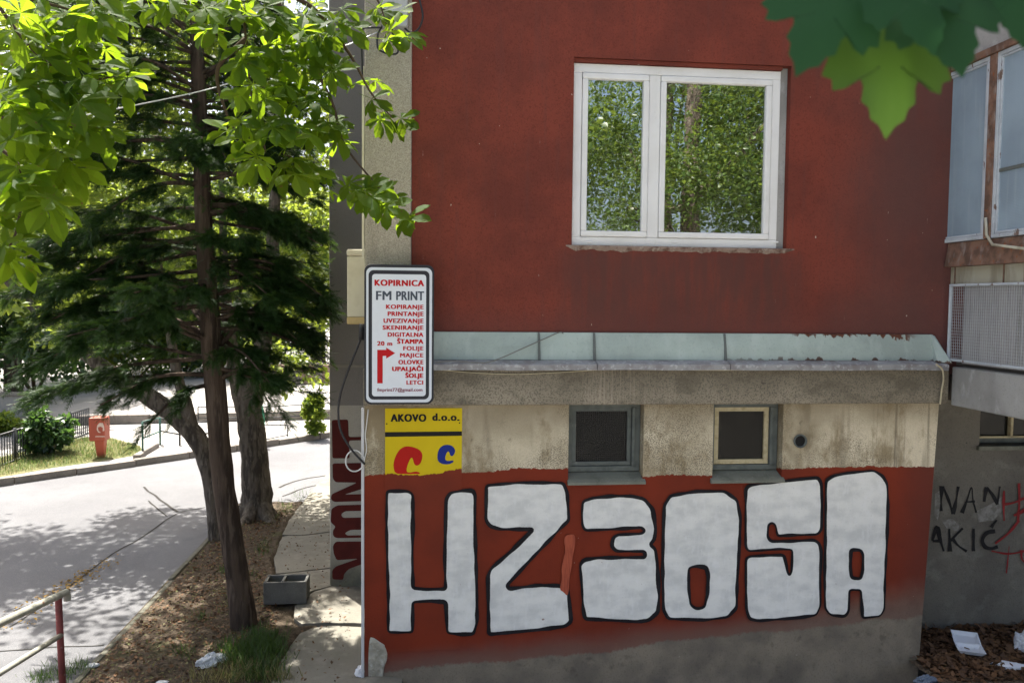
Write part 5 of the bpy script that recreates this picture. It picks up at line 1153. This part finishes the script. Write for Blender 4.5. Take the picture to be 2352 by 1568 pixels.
# ------------------------------------------------------------------ leaning tree and thick tree behind it
q = on_z(497, 1240); Y2 = q.y; f2 = lambda a, b_: on_y(a, b_, Y2); m2 = mpx(q)
T2 = thing('leaning_tree', (q.x, q.y, 0), 'leaning forked tree with curved grey trunk beside the road', 'tree')
l1 = [(500, 1262, 44), (497, 1235, 36), (490, 1150, 34), (478, 1080, 36), (457, 1015, 42), (420, 970, 44), (370, 930, 40), (312, 892, 37), (262, 862, 34), (170, 790, 28), (60, 690, 20), (-60, 560, 10)]
l2 = [(448, 1000, 30), (436, 960, 27), (428, 925, 25), (412, 880, 23), (396, 800, 20), (380, 690, 15), (360, 560, 8)]
tube_tree(T2, [([f2(a, b_) for a, b_, _ in l1], [w_ * .5 * m2 for *_, w_ in l1], 'trunk'), ([f2(a, b_) for a, b_, _ in l2], [w_ * .5 * m2 for *_, w_ in l2], 'limb')], M_BARKD, seg=16)
C, Rr = [], []
for a, b_, y_ in ((-60, 560, 0), (60, 650, .6), (170, 740, -.3), (360, 560, .3), (380, 640, .8), (250, 480, 1.2), (100, 420, .6), (-150, 480, 1), (-100, 330, .5), (250, 300, 1.2), (20, 250, 1.), (400, 420, 1.4)):
    C.append(tuple(on_y(a, b_, Y2 + y_))); Rr.append(random.uniform(.5, .95))
for k in range(26): C.append((random.uniform(-8.2, -2.6), random.uniform(10.8, 15), random.uniform(5.4, 8.5))); Rr.append(random.uniform(.55, 1.0))
crown_leaves(C, Rr, 15500, .12, L_BACK, T2)
q = on_z(592, 1195); Y3 = q.y; f3 = lambda a, b_: on_y(a, b_, Y3); m3 = mpx(q)
T3 = thing('thick_tree', (q.x, q.y, 0), 'thick rough barked tree standing beside the concrete side path', 'tree')
l1 = [(598, 1225, 118), (596, 1200, 88), (590, 1160, 70), (588, 1100, 64), (582, 1020, 58), (574, 960, 58), (572, 915, 60), (590, 850, 46), (606, 780, 38), (622, 660, 32), (630, 480, 26), (640, 250, 18), (650, -100, 8)]
l2 = [(566, 950, 44), (548, 890, 36), (534, 820, 30), (520, 700, 24), (512, 520, 16), (505, 300, 9)]
tube_tree(T3, [([f3(a, b_) for a, b_, _ in l1], [w_ * .5 * m3 for *_, w_ in l1], 'trunk'), ([f3(a, b_) for a, b_, _ in l2], [w_ * .5 * m3 for *_, w_ in l2], 'limb')], M_BARKD, seg=16, rough=.12)
for a in (3.5, 4.4, 5.4): 
    b = MB(); r_ = Vector((math.cos(a), math.sin(a), 0)); b.tube(smooth_path([q + r_ * .1 + Vector((0, 0, .25)), q + r_ * .32 + Vector((0, 0, .06)), q + r_ * .62 + Vector((0, 0, -.03))], 5), lerp_list([.13, .09, .03], 11), 9, .12); b.build('root', M_BARKD, T3, True)
C, Rr = [], []
for a, b_, y_ in ((640, 350, .3), (690, 420, .5), (560, 420, 1.0), (520, 300, .8), (690, 560, .8), (640, 650, .6), (700, 720, 1.2), (610, 160, .4), (700, 200, .6), (480, 140, 1.2), (560, 600, 1.4), (670, 820, 1.5)):
    C.append(tuple(on_y(a, b_, Y3 + y_))); Rr.append(random.uniform(.5, .85))
for k in range(20): C.append((random.uniform(-4.6, -1.2), random.uniform(11, 14.5), random.uniform(5.6, 8.8))); Rr.append(random.uniform(.55, 1.05))
crown_leaves(C, Rr, 14500, .11, L_BACK, T3)

# ------------------------------------------------------------------ trees beyond the road and the yard
for (px, Yd, h_, r_, nl, lab) in ((30, 25, 8.5, 3.6, 13000, 'broad sunlit tree at the far left beyond the lawn'), (250, 31, 9.5, 4.2, 14000, 'broad sunlit tree behind the slim conifer, beyond the yard'),
                                  (440, 35, 9.5, 4.0, 13000, 'sunlit tree beyond the yard, seen between conifer trunk and fork'), (620, 33, 8.0, 3.4, 12000, 'sunlit tree behind the thick trunk beyond the yard'),
                                  (735, 37, 9.0, 3.4, 11000, 'pale green tree beyond the far wall, beside the rear house edge'), (-170, 21, 8.0, 3.4, 9000, 'sunlit tree at the left edge past the iron fence')):
    p = on_y(px, 860, Yd); broad_tree('broad_tree', (p.x, p.y, .1), h_, r_, nl, .24, L_BACK, lab, 'trees beyond the road', .22, 24, cz=.56)
# leafy bushes that close off the far end of the yard
for (px, Yd, h_, r_, lab) in ((-60, 23, 3.4, 2.2, 'rounded green bush at the left edge beyond the lawn'), (80, 26, 4.2, 2.6, 'tall rounded bush behind the glossy shrub beyond the lawn'), (200, 29, 4.0, 2.6, 'wide bush at the yard end behind the red bin'),
                              (310, 30, 3.6, 2.4, 'bush at the yard end above the green railing'), (420, 31, 4.0, 2.5, 'bush at the yard end behind the forked trunk'), (530, 31.5, 3.2, 2.2, 'bush at the yard end between conifer and thick trunk'), (640, 33, 4.4, 2.2, 'bush behind the yard wall right of the thick trunk')):
    p = on_z(px, 900, .26); p = on_y(px, 900, Yd); B_ = thing('yard_bush', (p.x, Yd, .2), lab, 'bush', 'bushes at the yard end')
    C, Rr = clumps(Vector((p.x, Yd, .2 + h_ * .48)), r_ * .8, r_ * .6, h_ * .40, 18, r_ * .25, r_ * .45)
    for k in range(4): c = Vector(C[k]); b = MB(); b.tube([Vector((p.x, Yd, .1)), Vector((p.x, Yd, .1)).lerp(c, .5) + Vector((0, 0, .1)), c], [.06, .04, .02], 6); b.build('stem', M_TWIG, B_, True)
    crown_leaves(C, Rr, 4200, .2, L_BACK if px % 20 else L_SHRUB, B_, 'foliage')
# trees behind the photographer: the big window mirrors them
for (x_, y_, h_, r_, nl, lab, tr) in ((5.5, -3.0, 10.5, 3.2, 15000, 'tall tree behind the photographer, its trunk mirrored in the big window', .24), (2.2, -5.4, 9.5, 3.0, 13000, 'leafy tree behind the photographer, mirrored in the left window pane', .2),
                                      (9.0, -4.4, 10.0, 3.2, 13000, 'leafy tree behind the photographer, mirrored at the right of the window', .22), (6.6, -8.5, 12.0, 3.6, 13000, 'tallest tree behind the photographer, farthest in the window reflection', .25)):
    broad_tree('mirrored_tree', (x_, y_, H(x_, y_)), h_, r_, int(nl * 2.3), .082, L_REFL, lab, 'trees mirrored in the window', tr, 30, cz=.58)

# ------------------------------------------------------------------ horse chestnut whose boughs hang in at the upper left
cb = Vector((-5.2, 2.4, H(-5.2, 2.4)))
HC = thing('chestnut_tree', cb, 'horse chestnut with bright backlit leaves hanging in at the upper left', 'tree')
tube_tree(HC, [([cb - Vector((0, 0, .3)), cb + Vector((.1, .1, 2)), cb + Vector((.3, .4, 4.2)), cb + Vector((.6, .9, 6.5))], [.30, .24, .20, .1], 'trunk')], M_BARKD, seg=16)
boughs = [  # pixel, pixel, distance
 [(-240, -260, 4.4), (-60, -60, 4.6), (80, 120, 4.7), (190, 180, 4.8), (275, 175, 4.8)],
 [(-240, -200, 4.4), (-100, 160, 4.4), (40, 290, 4.5), (140, 295, 4.6), (200, 285, 4.6)],
 [(-240, -150, 4.4), (-120, 250, 4.3), (0, 340, 4.3), (50, 400, 4.3), (40, 520, 4.3), (10, 590, 4.3)],
 [(-240, -260, 4.6), (100, -220, 4.9), (420, -160, 5.1), (540, -20, 5.2), (565, 90, 5.2), (576, 210, 5.2), (600, 300, 5.2), (610, 350, 5.2)],
 [(420, -160, 5.1), (600, -40, 5.4), (680, 80, 5.5), (760, 230, 5.5), (790, 330, 5.5), (860, 420, 5.4), (900, 470, 5.4)],
 [(600, -40, 5.4), (720, 20, 5.6), (800, 120, 5.6), (850, 210, 5.6), (900, 270, 5.6)],
 [(420, -160, 5.1), (700, -120, 5.4), (850, -20, 5.6), (890, 60, 5.6)],
 [(100, -220, 4.9), (250, -80, 4.9), (400, -20, 5.0), (430, 10, 5.0)],
 [(-60, -60, 4.6), (30, -10, 4.7), (150, 20, 4.7), (230, 60, 4.8)],
 [(565, 90, 5.2), (500, 160, 5.2), (520, 260, 5.2), (560, 330, 5.2)],
]
tips = []
for i, bb in enumerate(boughs):
    P = [at(*p) for p in bb]
    if i in (0, 1, 2, 3): P = [cb + Vector((.3, .4, 4.0 + .3 * i))] + P
    Q = smooth_path(P, 8); b = MB(); b.tube(Q, lerp_list([.05 if i in (0, 1, 2, 3) else .022, .014, .008, .005], len(Q)), 7); b.build('bough', M_TWIG, HC, True)
    tips.append(Q)
# leaf places: (pixel x, y, spread, how many)
spots = [(60, 40, 60, 9), (130, 90, 60, 11), (60, 130, 60, 11), (210, 120, 60, 10), (110, 190, 60, 11), (30, 230, 50, 8), (240, 185, 45, 8), (290, 170, 22, 4), (170, 260, 50, 8), (80, 300, 50, 9), (220, 300, 40, 6), (20, 360, 45, 8), (120, 360, 35, 5), (150, 395, 22, 3), (60, 430, 40, 7), (20, 490, 32, 6), (100, 470, 28, 4), (20, 560, 26, 5), (40, 600, 16, 2), (260, 40, 50, 6), (200, 10, 50, 6),
         (400, 10, 38, 6), (460, 20, 30, 4), (540, 30, 40, 7), (620, 40, 45, 9), (700, 40, 45, 9), (560, 120, 38, 7), (630, 120, 45, 9), (720, 120, 45, 9), (780, 70, 40, 6), (560, 210, 38, 7), (620, 210, 45, 9), (700, 210, 45, 8), (770, 180, 38, 6), (540, 280, 32, 5), (600, 300, 38, 6), (670, 300, 42, 7), (740, 300, 36, 5), (590, 370, 30, 4), (660, 380, 34, 5), (720, 400, 34, 5), (790, 310, 26, 3), (850, 200, 26, 3), (880, 270, 26, 3), (920, 280, 18, 2),
         (800, 420, 26, 4), (850, 440, 26, 4), (890, 475, 22, 3), (920, 505, 14, 2), (870, 20, 32, 5), (900, 80, 24, 3), (930, 90, 16, 2), (480, 60, 28, 3), (340, 20, 30, 3)]
pmesh = []
for k, (v, t) in enumerate(PAL):
    me = bpy.data.meshes.new('chestnut_leaf'); me.from_pydata(v, [], t); me.materials.append(L_CHEST); me.update(); pmesh.append(me)
rg = random.Random(5); cnt = 0; inner = []
allb = [p for Q in tips for p in Q]
for (sx, sy, sp, num) in spots:
    for k in range(num):
        px, py = sx + rg.gauss(0, sp * .55), sy + rg.gauss(0, sp * .5)
        if px > 700 and py > 480 and px < 800: continue
        near = min(allb, key=lambda p: (p - at(px, py, (p - EYE).dot(fw))).length)
        dist = (near - EYE).dot(fw) + rg.uniform(-.35, .35); p = at(px, py, dist)
        out = (p - near); out = out.normalized() if out.length > .02 else Vector((rg.gauss(0, 1), rg.gauss(0, 1), 0)).normalized()
        out = out + Vector((rg.gauss(0, .3), rg.gauss(0, .3), -.35)); 
        if px > 800: out = Vector((.8, rg.uniform(-.4, .3), -.55))
        nrm = Vector((rg.gauss(0, .5), rg.gauss(-.75, .5), .9 if px < 800 else .75)).normalized()
        xa = (out - nrm * out.dot(nrm)).normalized(); ya = nrm.cross(xa); s_ = rg.uniform(.95, 1.5)
        if cnt < 300:
            o = bpy.data.objects.new('leaf', pmesh[cnt % 6]); COL.objects.link(o); o.parent = HC
            M4 = Matrix(((xa.x, ya.x, nrm.x, 0), (xa.y, ya.y, nrm.y, 0), (xa.z, ya.z, nrm.z, 0), (0, 0, 0, 1)))
            o.rotation_euler = M4.to_euler(); o.scale = (s_,) * 3; o.location = p - WL[HC.name]; cnt += 1
        else: inner.append((tuple(p), (tuple(xa), tuple(ya), tuple(nrm)), s_))
# the rest of the crown, above and outside the picture, and fill leaves
if inner:
    tag(scatter('more_leaves', PAL[1][0], PAL[1][1], np.array([i[0] for i in inner]), np.array([np.array(i[1]).T for i in inner]), np.array([i[2] for i in inner]), L_CHEST, HC), kind='stuff')
C, Rr = [], []
for k in range(16): C.append((random.uniform(-6.8, -2.0), random.uniform(1.5, 6.0), random.uniform(6.3, 8.8))); Rr.append(random.uniform(.6, 1.1))
crown_leaves(C, Rr, 1500, 1.0, L_CHEST, HC, 'crown', (PAL[1][0], PAL[1][1]), jit=.4)

# ------------------------------------------------------------------ maple leaves close to the lens, upper right
mb0 = Vector((2.3, -1.3, H(2.3, -1.3)))
MT = thing('maple_tree', mb0, 'maple whose large blurred leaves hang in at the upper right', 'tree')
lp0 = at(2060, -60, 1.12)
tube_tree(MT, [([mb0 - Vector((0, 0, .3)), mb0 + Vector((0, 0, 1.6)), mb0 + Vector((-.1, .1, 3.2)), mb0 + Vector((-.2, .3, 4.6))], [.16, .12, .09, .04], 'trunk'),
               ([mb0 + Vector((-.05, .05, 2.2)), Vector((1.7, -.3, 4.1)), Vector((1.2, .5, 4.0)), lp0], [.05, .03, .018, .005], 'limb'),
               ([Vector((1.2, .5, 4.0)), at(2300, -150, 1.2), at(2330, -40, 1.15)], [.014, .008, .003], 'limb')], M_TWIG)
C, Rr = clumps(mb0 + Vector((0, -.3, 5.0)), 1.1, 1.1, 1.0, 12, .3, .6)
C += [(.15, 1.9, 5.7), (.4, 1.6, 5.3), (.8, 1.2, 5.4), (0.1, 1.4, 5.9)]; Rr += [.55, .5, .5, .5]  # unseen extra clumps, added to keep the sun off the hanging leaves
crown_leaves(C, Rr, 2400, .13, L_REFL, MT)
lobes = [(0, 1.0, 20), (52, .86, 19), (-52, .86, 19), (108, .50, 17), (-108, .50, 17)]
def maple_outline():
    half = [(0.0, -.02), (.12, -.14), (.30, -.20), (.48, -.16), (.50, -.04), (.62, -.04), (.70, .08), (.82, .12), (.84, .28), (.92, .46), (.78, .50), (.76, .62), (.60, .60), (.50, .54), (.40, .50), (.36, .58), (.38, .74), (.28, .80), (.24, .92), (.12, .98), (0, 1.12)]
    half = [(x * .72, y) for x, y in half]
    return half + [(-x, y) for x, y in half[-2:0:-1]]
MO = maple_outline()
def maple(px, py, dist, size_px, ang, mat, tilt=(0, 0), flip=1):
    """leaf whose stalk end is at px,py; ang = direction of its tip in the picture, degrees from straight down"""
    p = at(px, py, dist); s_ = size_px * dist / F
    dn = -up * math.cos(R(ang)) + rt * math.sin(R(ang)); ac = rt * math.cos(R(ang)) + up * math.sin(R(ang)); nn = -fw
    dn = (dn + nn * tilt[0]).normalized(); ac = (ac + nn * tilt[1]).normalized() * flip
    V = []; m = len(MO); cen = (0, .32)
    for f_ in (1.0, .62, .25):
        for (x, y) in MO:
            X, Y_ = cen[0] + (x - cen[0]) * f_, cen[1] + (y - cen[1]) * f_; bend = -.16 * (X * X + (Y_ - .3) ** 2) + .02 * math.sin(X * 5 + Y_ * 2)
            V.append(p + dn * (Y_ * s_) + ac * (X * s_) + nn * (bend * s_))
    Fs = [[r_ * m + k, r_ * m + (k + 1) % m, (r_ + 1) * m + (k + 1) % m, (r_ + 1) * m + k] for r_ in range(2) for k in range(m)] + [[2 * m + k for k in range(m)]]
    o = mesh_obj('leaf', V, Fs, mat, MT, True); lb = at(2060, -60, dist)
    b = MB(); e = at(px + (2060 - px) * .35, -70, dist); b.tube(smooth_path([e, e.lerp(p, .5) + nn * .004, p], 4), .0014, 6); b.build('stalk', M_TWIG, MT, True)
    return o
maple(1925, -30, 1.08, 215, -26, L_MAPD, (.15, .2))
maple(2045, 75, 1.12, 222, -3, L_MAPL, (.1, .05))
maple(2075, -50, 1.05, 190, 14, L_MAPD, (.3, -.1))
maple(2150, -10, 1.07, 200, 8, L_MAPD, (.35, .1))
maple(2240, -110, 1.12, 165, 10, L_MAPD, (.1, -.3))
maple(2330, -60, 1.06, 160, 6, L_MAPD, (.1, .1))
maple(2395, -70, 1.10, 190, -8, L_MAPD, (.1, .1))

# ------------------------------------------------------------------ shrubs, grass, litter
def shrub(px, py, z, w_px, h_px, nl, size, mat, label, name='shrub', d_=None):
    p = on_z(px, py, z); m = mpx(p); S_ = thing(name, p, label, 'shrub'); rw, rh = w_px * .5 * m, h_px * m
    C, Rr = clumps(p + Vector((0, 0, rh * .45)), rw * .75, rw * .75, rh * .46, 20, rw * .2, rw * .42)
    for k in range(7): c = Vector(C[k]); b = MB(); b.tube([p, p.lerp(c, .5) + Vector((0, 0, .05)), c], [.015, .01, .005], 6); b.build('stem', M_TWIG, S_, True)
    crown_leaves(C, Rr, nl, size, mat, S_, 'foliage'); return S_
shrub(108, 1046, .1, 118, 108, 2600, .13, L_SHRUB, 'glossy dark green shrub on the lawn across the road')
shrub(727, 1000, .1, 62, 110, 1500, .12, L_BACK, 'thin yellow green bush at the far kerb beside the rear house edge')
shrub(18, 1000, .1, 60, 60, 900, .13, L_BACK, 'pale green bush in front of the pale garden wall')
BLADE = ([(0, -.03, 0), (0, .03, 0), (.5, .022, .62), (.5, -.022, .62), (.95, 0, .95)], [[0, 1, 2], [0, 2, 3], [3, 2, 4]])
def blades(name, pts, hts, mat, label=None):
    n_ = len(pts); a = RNG.random(n_) * 6.283; Z = np.stack([RNG.normal(size=n_) * .25, RNG.normal(size=n_) * .25, np.ones(n_)], 1); Z /= np.linalg.norm(Z, axis=1)[:, None]
    D = np.stack([np.cos(a), np.sin(a), np.zeros(n_)], 1); X = D - Z * (D * Z).sum(1)[:, None]; X /= np.linalg.norm(X, axis=1)[:, None]
    Rm = np.stack([X * .6, np.cross(Z, X), Z], 2)
    return tag(scatter(name, BLADE[0], BLADE[1], np.array(pts), Rm, hts, mat), label, 'grass', kind='stuff')
def tuft(list_, ht, mat, name, label, z=.02):
    P = []; Hs = []
    for (px, py, sx, sy, num) in list_:
        for k in range(num):
            p = on_z(px + rg.gauss(0, sx), py + rg.gauss(0, sy), z); P.append((p.x, p.y, z)); Hs.append(ht * rg.uniform(.4, 1.15))
    return blades(name, P, Hs, mat, label)
tuft([(600, 1478, 22, 14, 700), (560, 1500, 30, 12, 500), (630, 1492, 16, 14, 300), (540, 1520, 30, 10, 220), (620, 1530, 20, 14, 250), (590, 1550, 30, 12, 260)], .125, L_GRASS, 'grass', 'green grass tuft growing at the foot of the slim conifer')
tuft([(630, 1195, 10, 6, 120), (655, 1170, 12, 8, 120), (610, 1255, 12, 8, 80), (600, 1270, 8, 6, 60), (690, 1140, 12, 8, 70), (515, 1315, 6, 5, 60), (465, 1418, 8, 5, 60), (530, 1395, 14, 8, 60), (420, 1500, 16, 8, 60), (140, 1545, 22, 10, 180), (188, 1530, 12, 8, 90), (90, 1560, 18, 6, 90), (575, 1320, 10, 6, 40)], .09, L_GRASS, 'weeds', 'scattered green weeds along the dirt strip')
tuft([(560, 1545, 40, 12, 240), (500, 1560, 40, 8, 160), (640, 1560, 20, 10, 120)], .11, L_DRYG, 'dry_grass', 'pale dry grass stalks at the bottom of the dirt strip')
def poly_pts(poly, num):
    P = []; xs = [p[0] for p in poly]; ys = [p[1] for p in poly]
    while len(P) < num:
        x, y = rg.uniform(min(xs), max(xs)), rg.uniform(min(ys), max(ys)); ins = False
        for (a, c) in zip(poly, poly[1:] + poly[:1]):
            if (a[1] > y) != (c[1] > y) and x < (c[0] - a[0]) * (y - a[1]) / (c[1] - a[1]) + a[0]: ins = not ins
        if ins: P.append((x, y))
    return P
lawn_p = [g(-100, 1104, .11), g(0, 1094, .11), g(120, 1072, .11), g(250, 1054, .11), g(328, 1041, .11), g(320, 1026, .11), g(258, 1008, .11), g(190, 1006, .11), g(0, 1052, .11), g(-100, 1066, .11)]
P = [(x, y, .11) for x, y in poly_pts(lawn_p, 9000)]; blades('lawn_grass', P[:4500], .09 * (.5 + RNG.random(4500)), L_GRASS, 'short green lawn grass across the road'); blades('lawn_straw', P[4500:], .08 * (.5 + RNG.random(4500)), L_DRYG, 'dry straw grass among the lawn across the road')
def litter(name, P2, zf, size, mat, label):
    n_ = len(P2); P = np.array([(x, y, zf(x, y) + .006 + .02 * rg.random()) for x, y in P2])
    return tag(scatter(name, LEAF[0], LEAF[1], P, frames(n_, 1.0, .38), size * (.5 + RNG.random(n_)), mat), label, 'leaf litter', kind='stuff')
litter('dead_leaves', poly_pts([(4.4, 6.2), (7.5, 6.0), (7.5, 7.26), (4.4, 7.26)], 8000), lambda x, y: .01 + .05 * max(0, y - 6.9), .06, L_LITTER, 'brown dead leaves heaped below the niche wall')
strip_p = [(-2.85, 5.2), (-1.35, 5.4), (-1.5, 8.2), (-2.0, 9.8), (-2.1, 12.2), (-2.85, 12.2)]
zd = lambda x, y: H(x, y) + .022 + .05 * mnoise.noise(Vector((x * 1.1, y * 1.1, 0))) + .022 * mnoise.noise(Vector((x * 4, y * 4, 3)))
litter('twig_litter', poly_pts(strip_p, 4200), zd, .038, L_LITTER, 'small brown leaf litter on the dirt strip')
litter('straw_litter', poly_pts(strip_p, 1500), zd, .03, L_DRYG, 'pale bits of straw scattered over the dirt strip')
litter('path_litter', poly_pts([(-1.35, 6.4), (-.7, 6.5), (-.8, 8.7), (-1.0, 12), (-1.9, 12), (-1.8, 9.8), (-1.3, 8.2)], 420), lambda x, y: .058, .028, L_LITTER, 'dark crumbs of leaf litter on the concrete side path')
# line of fallen yellow leaves along the road seam
P2 = []
for k in range(300):
    t = rg.random(); a = (lambda s: g(60 + 190 * s, 1405 - 115 * s))(t); P2.append((a[0] + rg.gauss(0, .08), a[1] + rg.gauss(0, .12)))
for k in range(60): a = g(rg.uniform(-60, 90), rg.uniform(1395, 1450)); P2.append(a)
litter('yellow_leaves', P2, lambda x, y: H(x, y) + .004, .034, L_YELLOW, 'fallen yellow leaves gathered along the road seam')
